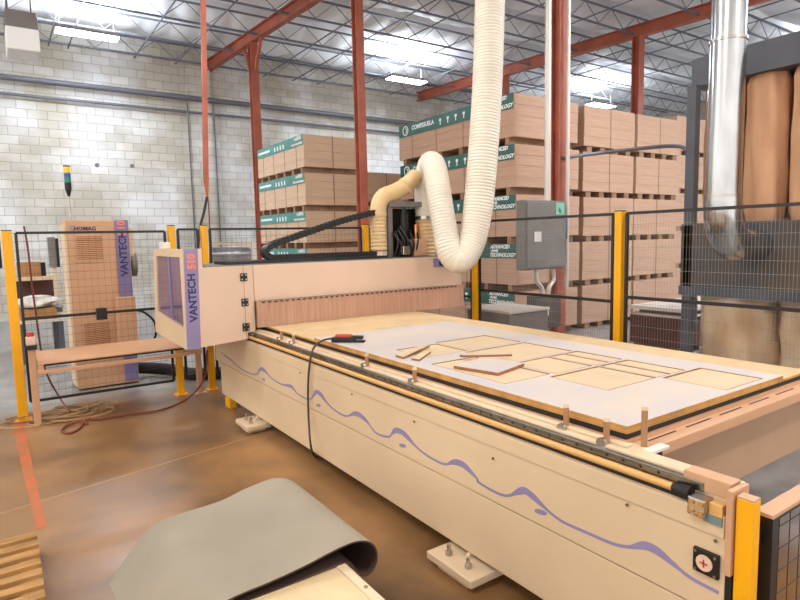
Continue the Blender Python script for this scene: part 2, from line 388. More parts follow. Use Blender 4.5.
for (x, y, pw, c) in ((2.4, 5.8, 70, WARM), (8.2, 2.6, 190, (1, .93, .86)), (-1.8, 1.2, 150, WARM), (5.2, -2.8, 190, WARM), (-4.5, 8, 230, (1, .93, .85)), (13, 1.5, 220, COOL), (19, 6, 220, COOL)):  # unseen lamps, added to fill and warm the near area
    lamp(x, y, 6.0, 'unseen high bay lamp added as fill light nearer the camera', M['lamp_fill']); area(x, y, 6.0, 1.2, .4, pw, c)
# heater
hx = thing('unit_heater', 'square white unit heater hanging at the upper left', 'heater', (.42, 10.6, 4.35))
p0 = at(9, 50, Y=10.5); 
MB().cut(.34, .76, 10.5, 11.0, 4.90, 5.10, .02).build('housing', M['grey'], hx)
MB().cut(.34, .76, 10.44, 11.0, 4.58, 4.90, .02).build('outlet_hood', M['white'], hx)
MB().box(.36, .74, 10.52, 10.98, 5.10, 5.16).build('top_flange', M['grey'], hx)
for x in (.4, .7): MB().bar((x, 10.8, 5.2), (x, 10.8, 6.36), .02, .02).build('hanger', M['truss'], hx)
# hanging air drop
t = thing('air_drop', 'slim red brown hanging strut with a black air hose below', 'air line', (2.55, 8.2, 2.6))
MB().bar(at(202, -60, Y=8.2), at(206, 180, Y=8.2), .06, .06).build('strut', M['red_steel'], t)
MB().frame_tube([at(206, 180, Y=8.2), at(207.5, 200, Y=8.2)], [(-.03, -.03), (.03, -.03), (.03, .03), (-.03, .03)], scale=[1, .3]).build('strut_tip', M['red_steel'], t)
MB().tube(spline([at(207, 197, Y=8.2), at(204, 212, Y=8.2), at(200, 228, Y=8.15), at(198, 250, Y=8.1)], 6), .018, 8).build('air_hose', M['black'], t, smooth=True)
MB().tube(spline([at(208, 197, Y=8.2), at(209.5, 225, Y=8.2), at(210, 300, Y=8.2), at(209, 372, Y=8.3)], 6), .009, 6).build('thin_line', M['redbrown'], t, smooth=True)

# ------------------------------------------------------------------ board stacks
def bundle(w, l, h, bh, mb_m, wrapper=None, bearers='X', front=True):
    """origin at near left bottom corner, X width w, Y length l"""
    t = thing('board_bundle', '', 'board bundle')
    mb = MB()
    n = 4
    for i in range(n):           # a few slightly shifted layers
        z0 = bh+(h-bh)*i/n; z1 = bh+(h-bh)*(i+1)/n
        d = random.uniform(-.004, .004)
        mb.box(d, w+d, -d, l-d, z0, z1-.003)
    mb.build('board_pack', mb_m, t)
    nb = 6 if bearers == 'X' else 4
    for i in range(nb):
        if bearers == 'X':
            y = .12+(l-.24-.09)*i/(nb-1); MB().box(0.01, w-.01, y, y+.09, 0, bh).build('bearer', M['bearer'], t)
        else:
            x = .1+(w-.2-.14)*i/(nb-1); MB().box(x, x+.14, .02, l-.02, 0, bh).build('bearer', M['bearer'], t)
    ns = 4 if bearers == 'X' else 1
    for i in range(ns):
        y = l*(i+.6)/(ns+.2); 
        if bearers == 'X':
            MB().box(-.006, -.003, y, y+.016, bh, h).build('strap', M['strap'], t)
    x = w*.5; MB().box(x, x+.016, -.006, -.0025, bh, h).build('strap', M['strap'], t)
    if wrapper:
        m_, wh = wrapper
        wr = MB().box(-.009, -.006, .015, l-.01, h-wh, h+.002).build('printed_wrapper', M[m_], t)
        ax = lambda y, z: axes((-.0095, y, z), (0, -1, 0), (0, 0, 1))
        if m_ == 'green':
            c = Vector((-.0105, l-.24, h-wh*.5)); ring = [c+Vector((0, .085*math.cos(a), .085*math.sin(a))) for a in [2*PI*i/24 for i in range(24)]]
            mb = MB().tube(ring, .012, 6, closed=True); ring = [c+Vector((0, .04*math.cos(a), .04*math.sin(a))) for a in [2*PI*i/16 for i in range(4, 13)]]
            mb.tube(ring, .010, 6); mb.build('round_logo', M['white'], wr)
            text('COMPESUELA', .115, ax(l-.80, h-wh*.42), M['white'], wr, bold=.004)
            text('ADVANCED', .082, axes((-.0095, .16, h-wh*.2), (0, -1, 0), (0, 0, 1)), M['white'], wr, shear=.35, bold=.004, align='RIGHT')
            text('PANEL', .058, axes((-.0095, .42, h-wh*.48), (0, -1, 0), (0, 0, 1)), M['white'], wr, shear=.35, bold=.003, align='RIGHT')
            text('TECHNOLOGY', .088, axes((-.0095, .03, h-wh*.78), (0, -1, 0), (0, 0, 1)), M['white'], wr, shear=.35, bold=.004, align='RIGHT')
            for i in range(5):
                y = l*.58-i*.22
                MB().box(-.0105, -.009, y-.03, y+.03, h-wh*.5, h-wh*.3).box(-.0105, -.009, y-.012, y+.012, h-wh*.78, h-wh*.5).build('care_symbol', M['white'], wr)
        else:
            MB().box(-.0105, -.009, l-.75, l-.08, h-wh*.62, h-wh*.38).build('printed_name', M['white'], wr)
            for i in range(4):
                y = l*.58-i*.15
                MB().box(-.0105, -.009, y-.03, y+.03, h-wh*.8, h-wh*.35).build('care_symbol', M['white'], wr)
            mb = MB()
            for q in ((.42, .1, .1, .4), (.55, .05, .62, .86), (.3, .12, .0, .2)): mb.box(-.0105, -.009, q[1], q[0], h-wh*q[3]-.001, h-wh*q[2]-.01)
            mb.build('torn_film', M['plastic'], wr)
    return t
ORD = ['lowest', 'second from the bottom', 'middle', 'second from the top', 'topmost']
def stack(proto, x, y, P, n, desc, group, z0=0., first=True, jit=.02, skip=()):
    for i in range(n):
        o = proto if (first and i == 0) else copy_tree(proto)
        o.location = (x+random.uniform(-jit, jit)*(i > 0), y+random.uniform(-jit, jit)*(i > 0), z0+P*i)
        od = ORD[i] if n == 5 else (['lower', 'upper'][i] if n == 2 else ['lowest', 'second from the bottom', 'third from the bottom', 'topmost'][i])
        o['label'] = f'{od} {desc}'; o['category'] = 'board bundle'; o['group'] = group
P1 = .74
stack(bundle(1.24, 2.44, P1, .12, M['board'], ('teal', .20)), 5.07, 10.6, P1, 5, 'teal wrapped board bundle of the left stack by the block wall', 'bundles of the left stack', .07)
d = MB()
for i in range(3): d.box(5.07+.05, 6.26, 10.65+i*1.1, 10.65+i*1.1+.12, 0, .07)
tag(d.build('stack_base', M['bearer']), 'dark timber base skids under the left board stack', 'skids')
P2 = .79
stack(bundle(1.54, 3.2, P2, .12, M['board2'], ('green', .235)), 6.89, 6.76, P2, 5, 'green wrapped board bundle of the stack behind the grey disconnect box', 'green wrapped bundles')
pl = bundle(1.47, 2.44, P2, .10, M['board2'], None, 'Y')
stack(pl, 8.62, 6.8, P2, 5, 'plain board bundle behind the yellow back fence post', 'plain bundles, near stack')
stack(pl, 10.15, 6.8, P2, 5, 'plain board bundle right of the yellow back fence post', 'plain bundles, right stack', first=False)
pf = bundle(1.4, 1.45, P2, .10, M['board2'], None, 'Y')
stack(pf, 11.76, 6.95, P2, 5, 'plain board bundle nearest the dust collector', 'plain bundles, far stack', .16)
pb = bundle(1.5, 2.44, P1, .10, M['board'], None, 'Y')
stack(pb, 6.60, 11.2, P1, 4, 'plain board bundle of the low stack behind the front red column', 'bundles of the low rear stack', .22)

for nm, x0, x1, yy, zt, lb in (('a', 6.65, 8.05, 11.3, .22, 'dark timber base skids under the low rear stack'), ('b', 11.8, 13.1, 7.0, .16, 'dark timber base skids under the stack nearest the dust collector')):
    d = MB()
    for i in range(3): d.box(x0, x1, yy+i*.5, yy+i*.5+.12, 0, zt)
    tag(d.build('stack_base', M['bearer']), lb, 'skids')
# white panels on dark boards by the dust collector
t = thing('panel_pile', 'pile of dark red boards on skids by the dust collector leg', 'board pile', (8.0, 4.7, 0))
for x in (7.8, 8.8, 9.6): MB().box(x, x+.1, 4.5, 5.2, 0, .1).build('skid', M['bearer'], t)
MB().box(7.72, 9.9, 4.45, 5.22, .1, .51).build('board_pack', M['darkred'], t)
MB().box(7.76, 9.9, 4.42, 5.2, .51, .54).build('spacer_sheet', M['plastic'], t)
for x in (7.85, 8.9, 9.6): MB().box(x, x+.1, 4.45, 5.15, .54, .60).build('spacer_block', M['bearer'], t)
tag(MB().box(7.7, 9.9, 4.40, 5.22, .60, .65).build('white_panel', M['plastic']), 'white panel lying on top of the dark red board pile', 'panel')

# ------------------------------------------------------------------ column 3 fittings
t = thing('disconnect_box', 'grey electrical disconnect box on the red column', 'electrical box', (6.5, 5.9, 1.2))
MB().cut(6.05, 6.90, 5.75, 5.92, 1.22, 2.2, .015).build('enclosure', M['grey'], t)
MB().cut(6.08, 6.87, 5.735, 5.75, 1.25, 2.17, .005).build('door', M['grey'], t)
MB().box(6.22, 6.36, 5.728, 5.735, 1.62, 1.76).build('paper_label', M['plastic'], t)
MB().box(6.66, 6.84, 5.726, 5.735, 2.0, 2.17).build('sticker', M['mint'], t)
MB().cyl((6.76, 5.735, 2.08), (6.76, 5.70, 2.08), .035).build('rotary_switch', M['mint'], t, smooth=True)
MB().cut(6.91, 6.98, 5.78, 5.9, 1.65, 1.95, .01).build('switch_handle', M['darkgrey'], t)
for z in (1.4, 2.0): MB().box(6.2, 7.1, 5.92, 5.935, z, z+.05).build('strut_channel', M['steel'], t)
for x, r, zb in ((6.62, .045, 2.2), (7.05, .03, .9)):
    o = MB().cyl((x, 5.85, zb), (x, 5.85, 6.28), r).build('wall_conduit', M['conduit'], smooth=True); tag(o, f'{"thick" if r > .04 else "thin"} light conduit rising from the grey disconnect box', 'conduit')
for x in (6.36, 6.72):
    o = MB().tube(spline([(x, 5.83, 1.21), (x+.02, 5.83, 1.05), (x+(.12 if x < 6.6 else -.08), 5.83, .95), (x+(.14 if x < 6.6 else -.10), 5.83, .845)], 6), .03, 10).build('flex_conduit', M['conduit'], smooth=True)
    tag(o, f'{"left" if x < 6.6 else "right"} bent flexible conduit leaving the bottom of the disconnect box', 'conduit')
t = thing('junction_box', 'dark lower junction box with a small pale label on the red column', 'electrical box', (6.55, 5.85, .3))
MB().cut(6.26, 6.80, 5.74, 5.92, .36, .84, .012).build('enclosure', M['collect'], t)
MB().box(6.38, 6.52, 5.73, 5.74, .55, .68).build('paper_label', M['plastic'], t)
MB().box(6.4, 7.0, 5.92, 5.935, .5, .55).build('strut_channel', M['steel'], t)
MB().box(6.3, 6.36, 5.86, 5.92, 0, .36).build('stand', M['darkgrey'], t)
t = thing('floor_cabinet', 'low silver metal box behind the back fence', 'metal box', (5.2, 5.1, 0))
MB().cut(4.85, 5.5, 4.85, 5.6, .0, .80, .01).build('body', M['grey'], t)
MB().cut(4.83, 5.52, 4.83, 5.62, .80, .83, .008).build('lid', M['conduit'], t)
MB().box(5.05, 5.25, 4.845, 4.85, .3, .5).build('paper_label', M['plastic'], t)
# conduit line running right from column towards collector
o = MB().tube(spline([at(562, 158, Y=5.93), at(600, 153, Y=5.8), at(645, 148, Y=5.2), at(672, 146, Y=4.7), at(686, 149, Y=4.45), at(693, 162, Y=4.3), at(695, 190, Y=4.2), at(695, 330, Y=4.2)], 6), .028, 8).build('overhead_pipe', M['pipe_dark'], smooth=True)
tag(o, 'grey bent pipe from the column to the dust collector', 'pipe')

# ------------------------------------------------------------------ dust collector
t = thing('dust_collector', 'large dark framed dust collector with brown filter bags at the right', 'dust collector', (7.3, 2.3, 0))
MB().box(6.5, 8.1, -.2, 3.68, 3.3, 3.6).build('top_header', M['darkgrey'], t)
MB().cut(6.4, 8.1, -.2, 3.70, 1.06, 1.80, .02).build('dust_hopper', M['collect'], t)
for (x, y) in ((6.45, 3.62), (8.0, 3.62), (6.45, -.1), (8.0, -.1), (6.45, 1.7)):
    MB().box(x-.05, x+.05, y-.05, y+.05, 0, 3.3).build('leg', M['darkgrey'], t)
def bag(x, y, z0, z1, r, name, m, folds=9, bulge=.06):
    n, k = 16, 40; vs = []
    ph = random.uniform(0, 6)
    for i in range(n+1):
        u = i/n; z = z0+(z1-z0)*u
        rr = r*(1+bulge*math.sin(PI*u))*(.86 if i in (0, n) else 1)
        for j in range(k):
            a = 2*PI*j/k; q = rr*(1+.045*math.sin(folds*a+ph+3*u)+.03*math.sin(5*a+8*u+ph)+.02*math.sin(17*u+2*a))
            vs.append((x+q*math.cos(a), y+q*math.sin(a), z))
    MB().add(vs, [(i*k+j, i*k+(j+1) % k, (i+1)*k+(j+1) % k, (i+1)*k+j) for i in range(n) for j in range(k)]+[tuple(range(k)), tuple(n*k+j for j in range(k))]).build(name, m, t, smooth=True)
for y in (3.42, 2.98, 2.54, 2.10, 1.66, 1.22, .78, .34):
    bag(6.75, y, 1.8, 3.32, .195, 'filter_bag', M['bagup'], 8, .04)
    bag(7.4, y, 1.8, 3.32, .195, 'filter_bag', M['bagup'], 8, .04)
for y in (3.2, 2.36, 1.52, .68): bag(6.85, y, .02, 1.07, .40, 'dust_bag', M['baglow'], 7, .08)
MB().box(6.38, 6.41, -.2, 3.70, 1.0, 1.10).build('clamp_rail', M['darkgrey'], t)
t = thing('suction_duct', 'shiny galvanised suction duct dropping in front of the dust collector', 'duct', (5.75, 2.93, 1.5))
MB().tube([(5.72, 2.9, 6.7), (5.72, 2.9, 3.45)], .148, 32).build('duct_pipe', M['galv'], t, smooth=True)
MB().tube([(5.72, 2.9, 3.45), (5.72, 2.9, 2.02)], .154, 32).build('duct_pipe', M['galv'], t, smooth=True)
ar = [(5.72+.36-.36*math.cos(a), 2.9, 1.92-.36*math.sin(a)) for a in [PI/2*i/10 for i in range(11)]]
MB().tube([(5.72, 2.9, 2.02)]+ar+[(6.395, 2.9, 1.56)], .165, 28).build('elbow', M['galv'], t, smooth=True)
for z in (3.45, 2.04): MB().cyl((5.72, 2.9, z-.012), (5.72, 2.9, z+.012), .165, k=32).build('joint_band', M['steel'], t, smooth=True)

# ------------------------------------------------------------------ fence
def post(x, y, label, z1=1.90, w=.035, group='yellow fence posts'):
    t = thing('fence_post', label, 'fence post', (x, y, 0), group)
    MB().cut(x-w, x+w, y-w, y+w, .008, z1, .006).build('post', M['yellow'], t)
    MB().box(x-w-.03, x+w+.03, y-w-.03, y+w+.03, 0, .008).build('foot_plate', M['yellow'], t)
    MB().box(x-w-.001, x+w+.001, y-w-.001, y+w+.001, z1, z1+.008).build('cap', M['blackmetal'], t)
    return t
def fence(a, b, z0, z1, label, mids=(1.0,), wm='wire_dark', dv=.06, dh=.078, r=.0012, mat_='blackmetal', bars=(0, 1)):
    a = Vector((*a, 0)); b = Vector((*b, 0)); d = (b-a); L_ = d.length; u = d/L_; nrm = Vector((u.y, -u.x, 0))
    t = thing('mesh_fence', label, 'fence panel', a, 'black mesh fence panels')
    mb = MB(); w = .014
    P = lambda s, z: a+u*s+Vector((0, 0, z))
    for s in (0, L_): mb.bar(P(s, z0), P(s, z1), .025, .025)
    for z in (z0, z1): mb.bar(P(0, z), P(L_, z), .025, .025)
    mb.build('frame', M[mat_], t)
    for z in mids: MB().bar(P(.01, z), P(L_-.01, z), .022, .028).build('middle_bar', M[mat_], t)
    mb = MB(); n = int(L_/dv)
    for i in range(1, n): mb.bar(P(L_*i/n, z0), P(L_*i/n, z1), r*1.2, r*1.2)
    n = int((z1-z0)/dh)
    for i in range(1, n): mb.bar(P(0, z0+(z1-z0)*i/n), P(L_, z0+(z1-z0)*i/n), r*2, r*2)
    mb.build('wire_mesh', M[wm], t)
    return t
post(.085, 6.8, 'yellow fence post at the far left', 1.86, .042)
post(1.6, 6.8, 'yellow fence post just left of the machine cab window')
post(1.955, 6.8, 'yellow fence post just behind the machine cab')
post(4.12, 6.83, 'yellow fence post behind the black cable chain and ribbed branch hose')
post(4.6, 5.15, 'yellow fence post under the loop of the big hose')
post(4.6, 3.225, 'yellow fence post standing behind the far edge of the machine bed')
fence((.16, 6.8), (1.53, 6.8), .17, 1.84, 'black mesh fence panel at the left in front of the tan cabinet')
fence((1.67, 6.8), (1.885, 6.8), .2, 1.86, 'narrow black mesh fence panel between two yellow posts behind the cab')
fence((2.025, 6.8), (4.05, 6.83), .2, 1.86, 'black mesh fence panel behind the gantry beam')
fence((4.19, 6.80), (4.58, 6.4), .2, 1.87, 'short angled mesh fence panel at the back corner behind the hoses')
fence((4.6, 6.35), (4.6, 5.22), .2, 1.88, 'mesh fence panel hidden mostly by the hoses', wm='wire')
fence((4.6, 5.08), (4.6, 3.295), .2, 1.88, 'mesh fence panel in front of the grey disconnect box', (1.09,), 'wire', dv=.026, dh=.10, r=.0009)
fence((4.6, 3.155), (4.6, 1.2), .2, 1.88, 'mesh fence panel in front of the dust collector', (1.14,), 'wire', dv=.026, dh=.095, r=.0010)
# latch box and hanging bits on left fence
o = MB().cut(.80, .9, 6.76, 6.84, .93, 1.05, .006).build('latch_box', M['black']); tag(o, 'small black lock box on the middle bar of the left fence panel', 'lock box')
o = MB().tube(spline([at(24, 226, Y=6.9), at(28, 250, Y=6.9), at(34, 300, Y=6.92), at(44, 365, Y=7), at(58, 395, Y=7.1), at(70, 412, Z=.02)], 8), .009, 8).build('hanging_cable', M['redbrown'], smooth=True); tag(o, 'thin red brown cable slanting down behind the left fence panel', 'cable')
o = MB().cut(-.03, .03, 6.95, 7.05, 1.5, 1.80, .01).build('hanging_bag', M['black']); tag(o, 'black box behind the leftmost fence post', 'box')

# photo eye post and tan guard beam
t = thing('sensor_post', 'slim tan post with a red capped sensor, left end of the tan beam', 'sensor post', (.2, 6.5, 0))
MB().cut(.165, .225, 6.47, 6.53, 0, .78, .006).build('post', M['cab_tan'], t)
MB().cut(.155, .235, 6.45, 6.54, .78, .86, .01).build('sensor_head', M['pinkcream'], t)
MB().cyl((.195, 6.5, .86), (.195, 6.5, .90), .03).build('cap', M['redtool'], t, smooth=True)
MB().box(.15, .24, 6.44, 6.47, .74, .78).build('bracket', M['black'], t)
t = thing('guard_beam', 'long tan horizontal beam from the sensor post to the machine cab', 'beam', (.23, 6.5, .5))
MB().prism([(6.44, .588), (6.44, .60), (6.70, .685), (6.70, .673)], 'X', .23, 1.62).build('top_face', M['cab_tan'], t)
MB().box(.23, 1.62, 6.56, 6.64, .55, .625).build('core', M['black'], t)
MB().cut(.23, 1.62, 6.42, 6.46, .50, .535, .005).build('front_lip', M['cab_tan'], t)
MB().cut(.23, .28, 6.45, 6.72, .49, .62, .005).build('end_bracket', M['cab_tan'], t)
MB().box(1.6, 1.78, 6.5, 6.62, .50, .62).build('end_bracket', M['cab_tan'], t)
t = thing('slim_post', 'slim tan post under the machine cab between two yellow posts', 'post', (1.79, 6.72, 0))
MB().cut(1.76, 1.82, 6.69, 6.74, 0, 1.1, .006).build('post', M['cab_tan'], t)
MB().box(1.72, 1.86, 6.66, 6.77, 0, .01).build('foot_plate', M['cab_tan'], t)

# ------------------------------------------------------------------ tan electrical cabinet behind fence
t = thing('control_cabinet', 'tall tan electrical cabinet with a violet stripe behind the left fence', 'cabinet', (.95, 7.72, 0))
MB().cut(.665, 1.33, 7.72, 8.3, .02, 2.0, .01).build('body', M['cab_tan'], t)
MB().box(.645, .70, 7.735, 8.25, .05, 1.96).build('side_panel', M['cream_plain'], t)
MB().cut(1.175, 1.32, 7.70, 7.722, .05, 2.0, .004).build('violet_stripe', M['purple2'], t)
st_ = t
text('VANTECH', .118, axes((1.25, 7.698, 1.60), (0, 0, 1), (-1, 0, 0)), M['navy'], t, bold=.003)
text('510', .118, axes((1.25, 7.698, 1.905), (0, 0, 1), (-1, 0, 0)), M['orange_txt'], t, bold=.003)
text('HOMAG', .062, axes((.86, 7.716, 1.90), (1, 0, 0), (0, 0, 1)), M['navy'], t, bold=.002)
text('C', .085, axes((.73, 7.716, 1.905), (1, 0, 0), (0, 0, 1)), M['purple'], t, name='logo', bold=.003)
def grille(x0, x1, z0, z1, y, n):
    mb = MB().box(x0-.025, x1+.025, y-.008, y, z0-.03, z1+.03)
    g = mb.build('grille', M['cab_tan'], t); mb = MB()
    for i in range(n):
        z = z0+(z1-z0)*(i+.5)/n; mb.box(x0, x1, y-.011, y-.0075, z-.35*(z1-z0)/n, z+.05*(z1-z0)/n)
    mb.build('louvre_slots', M['kerf'], g)
grille(.76, 1.03, 1.54, 1.82, 7.72, 13); grille(.77, 1.04, .52, .80, 7.72, 13)
MB().cut(1.12, 1.33, 7.60, 7.72, .5, 1.08, .008).build('side_box', M['cab_tan'], t)
MB().cut(1.33, 1.40, 7.85, 8.1, 1.5, 1.92, .02).build('side_hood', M['cream'], t)
MB().cyl((1.36, 7.95, 1.46), (1.42, 7.95, 1.46), .15).build('fan_cover', M['grey'], t, smooth=True)
MB().cyl((.74, 7.9, 2.0), (.74, 7.9, 2.28), .008, k=8).build('lamp_stem', M['steel'], t)
t2 = thing('signal_light', 'yellow, blue and green stacked signal light above the tan cabinet', 'signal light', (.74, 7.9, 2.28))
for z0, z1, m_, nm in ((2.44, 2.50, 'glass_g', 'green_lens'), (2.50, 2.545, 'glass_b', 'blue_lens'), (2.555, 2.62, 'glass_y', 'yellow_lens')):
    MB().cyl((.74, 7.9, z0), (.74, 7.9, z1), .036).build(nm, M[m_], t2, smooth=True)
MB().cyl((.74, 7.9, 2.28), (.74, 7.9, 2.36), .012, .034).cyl((.74, 7.9, 2.36), (.74, 7.9, 2.44), .036).build('base', M['black'], t2, smooth=True)
MB().cyl((.74, 7.9, 2.62), (.74, 7.9, 2.635), .038).build('cap', M['black'], t2, smooth=True)
# cables beside the cabinet
o = MB().tube(spline([(1.34, 7.8, .9), (1.45, 7.75, .86), (1.56, 7.75, .72), (1.54, 7.75, .52), (1.36, 7.8, .45)], 8), .014, 8).build('cabinet_cable', M['black'], smooth=True); tag(o, 'black looped cable on the right side of the tan cabinet', 'cable')
mb = MB(); ribbed(mb, [(1.33, 8.1, .12), (1.55, 8.0, .10), (1.75, 7.75, .09), (1.9, 7.4, .08), (2.3, 7.2, .08)], .075, .04, .06, 16)
tag(mb.build('floor_duct', M['rubber'], smooth=True), 'black corrugated duct on the floor beside the tan cabinet', 'duct')

# ------------------------------------------------------------------ workbench and clutter at the far left
t = thing('workbench', 'cluttered pale workbench with a shelf against the block wall', 'workbench', (.45, 11.2, 0))
MB().cut(.18, .78, 11.0, 11.8, 1.17, 1.23, .005).build('top_shelf', M['cream_plain'], t)
MB().box(.18, .74, 11.5, 11.75, .86, 1.17).build('back_panel', M['darkred'], t)
MB().cut(.16, .78, 10.7, 11.8, .66, .72, .005).build('worktop', M['cream_plain'], t)
for x in (.2, .7): MB().box(x-.03, x+.03, 11.6, 11.7, 0, 1.17).build('leg', M['cream_plain'], t)
MB().box(.64, .74, 10.75, 10.85, 0, .66).build('leg', M['darkgrey'], t)
def lump(name, c, s, m, label, cat, seed):
    bm = bmesh.new(); bmesh.ops.create_icosphere(bm, subdivisions=3, radius=1); rnd = random.Random(seed)
    ks = [Vector((rnd.uniform(-3, 3), rnd.uniform(-3, 3), rnd.uniform(-3, 3))) for _ in range(6)]
    for v in bm.verts:
        q = 1+sum(.09*math.sin(k.dot(v.co)*1.6+i) for i, k in enumerate(ks))
        v.co = Vector((c[0]+v.co.x*s[0]*q, c[1]+v.co.y*s[1]*q, max(c[2]-s[2]*.7, c[2]+v.co.z*s[2]*q)))
    bm.verts.index_update(); mb = MB().add([v.co[:] for v in bm.verts], [[v.index for v in f.verts] for f in bm.faces]); bm.free()
    return tag(mb.build(name, m, smooth=True), label, cat)
tag(MB().cut(.24, .56, 11.1, 11.5, 1.23, 1.46, .005).build('cardboard_box', M['cardboard']), 'brown cardboard box on the top shelf of the workbench', 'box')
tag(MB().box(.57, .63, 11.15, 11.4, 1.23, 1.45).build('black_box', M['black']), 'small black box beside the cardboard box on the shelf', 'box')
t = thing('wall_control_box', 'narrow grey box with a dark slot left of the tan cabinet', 'electrical box', (.7, 10.7, 1.35))
MB().cut(.66, .76, 10.62, 10.8, 1.38, 1.85, .01).build('enclosure', M['grey'], t); MB().cut(.765, .80, 10.62, 10.8, 1.38, 1.83, .005).build('slot', M['black'], t)
MB().box(.70, .75, 10.65, 10.75, 0, 1.38).build('stand', M['cream_plain'], t)
lump('plastic_sheet', (.45, 10.2, .90), (.26, .25, .10), M['plastic'], 'crumpled white plastic sheet on the cluttered trolley', 'plastic sheet', 3)
lump('cloth_bundle', (.66, 10.36, .75), (.12, .1, .07), M['grey'], 'dark grey cloth bundle beside the white plastic sheet', 'cloth', 5)
t = thing('trolley', 'low trolley holding cardboard and plastic behind the left fence', 'trolley', (.45, 10.2, 0))
MB().cut(.16, .80, 9.95, 10.5, .60, .64, .005).build('top_board', M['plastic'], t)
for x, y in ((.2, 10.0), (.70, 10.0), (.2, 10.45), (.7, 10.45)): MB().box(x-.03, x+.03, y-.03, y+.03, 0, .60).build('leg', M['darkgrey'], t)
tag(MB().cut(.2, .66, 10.0, 10.4, .64, .80, .01).build('cardboard_box', M['cardboard']), 'flat brown cardboard box on the trolley, below the white plastic sheet', 'box')
# silver wrapped rolls behind the fence
t = thing('roll_rack', 'pale steel rack with silver wrapped rolls behind the gantry beam', 'rack', (3.0, 9.2, 0))
for x in (2.72, 3.42):
    MB().box(x-.03, x+.03, 9.15, 9.21, 0, 1.72).build('upright', M['plastic'], t)
for z in (1.70, 1.30): MB().bar((2.7, 9.18, z), (3.44, 9.18, z-.03), .05, .04).build('rail', M['cream_plain'], t)
o = MB().cyl((2.68, 9.34, 1.52), (3.40, 9.34, 1.50), .12).build('wrapped_roll', M['clear'], smooth=True); tag(o, 'silver wrapped roll lying on the pale rack', 'roll')
for x in (2.85, 3.2): MB().box(x, x+.04, 9.2, 9.5, 1.36, 1.40).build('roll_arm', M['cream_plain'], t)

# ------------------------------------------------------------------ CNC router bed
Xp = 1.86
m = thing('router_bed', 'long cream router bed with a violet wave stripe along its side', 'router machine', (2.8, 3.5, 0))
sp_ = MB().cut(Xp, Xp+.03, .895, 6.28, .445, .79, .004).build('side_panel', M['cream'], m)
MB().cut(Xp+.004, Xp+.03, .895, 6.14, .105, .439, .004).build('lower_skirt', M['cream'], m)
MB().cut(Xp-.006, Xp+.001, .90, 6.2, .715, .79, .003).build('upper_ridge', M['cream'], m)
# the wave: centre line traced, thickness swells on each crest
tr = [(6.13, .64), (5.816, .63), (5.486, .644), (5.3, .648), (5.1, .60), (4.924, .568), (4.72, .575), (4.56, .60), (4.411, .641), (4.2, .652), (4.05, .62), (3.916, .592), (3.709, .548), (3.486, .527), (3.28, .532), (3.12, .518), (2.98, .525), (2.90, .558), (2.80, .582), (2.70, .568), (2.577, .525), (2.449, .52), (2.33, .508), (2.26, .535), (2.198, .562), (2.138, .555), (2.065, .512), (1.96, .503), (1.87, .512), (1.80, .555), (1.756, .577), (1.70, .565), (1.62, .535), (1.543, .518), (1.418, .521), (1.30, .527), (1.23, .545), (1.17, .577), (1.12, .580), (1.06, .56), (.99, .538), (.90, .533)]
far = [(60, 288), (75, 298), (100, 320), (120, 331), (140, 336), (152, 322), (163, 328), (178, 345), (205, 361), (228, 366), (245, 385), (270, 398), (280, 394), (290, 380), (302, 386), (318, 407), (338, 426), (365, 440), (385, 434), (400, 438), (418, 454), (440, 482), (470, 492), (480, 484), (490, 476), (510, 484), (540, 516), (570, 540), (610, 560), (635, 555), (655, 560), (675, 577), (694, 598)]
fp = [at(200+x/2.5, 240+y/2.5, X=1.86) for x, y in far]
Pw = spline([(0, p.y, p.z) for p in fp]+[(0, a+.012, b-.007) for a, b in tr if a < 2.09], 5); mb = MB(); vs = []
ymean = [sum(q.z for q in Pw if abs(q.y-p.y) < .3)/max(1, sum(1 for q in Pw if abs(q.y-p.y) < .3)) for p in Pw]
for i, p in enumerate(Pw):
    a = Pw[max(0, i-1)]; b = Pw[min(len(Pw)-1, i+1)]; tg = (b-a).normalized(); nn = Vector((0, -tg.z, tg.y))
    wd = .0062+.010*max(0, min(1, (p.z-ymean[i]+.004)/.035))
    for s_ in (1, -1):
        q = p+nn*wd*s_; vs.append((Xp-.0016, q.y, q.z))
n = len(Pw); vs += [(Xp-.0002, v[1], v[2]) for v in vs]
mb.add(vs, [(2*i, 2*i+1, 2*i+3, 2*i+2) for i in range(n-1)]+[(2*i+2*n, 2*i+2*n+2, 2*i+2*n+3, 2*i+2*n+1) for i in range(n-1)]+[(2*i, 2*i+2, 2*i+2+2*n, 2*i+2*n) for i in range(n-1)]+[(2*i+1, 2*i+1+2*n, 2*i+3+2*n, 2*i+3) for i in range(n-1)])
mb.build('wave_stripe', M['purple'], sp_)
for (y, z) in ((6.05, .55), (4.9, .49), (3.815, .496), (2.73, .502), (1.675, .506)):
    el = [(y+.035*math.cos(a)-.008*math.sin(a), z+.013*math.sin(a)-.003*math.cos(a)) for a in [2*PI*i/20 for i in range(20)]]
    MB().prism(el, 'X', Xp-.0016, Xp).build('wave_dot', M['purple'], sp_)
# visible bolts
for (y, z) in ((1.251, .70), (1.965, .66), (2.6, .68), (.925, .70), (3.3, .69), (4.1, .69)):
    MB().cyl((Xp-.009, y, z), (Xp-.005, y, z), .006, k=10).build('bolt', M['rail'], m)
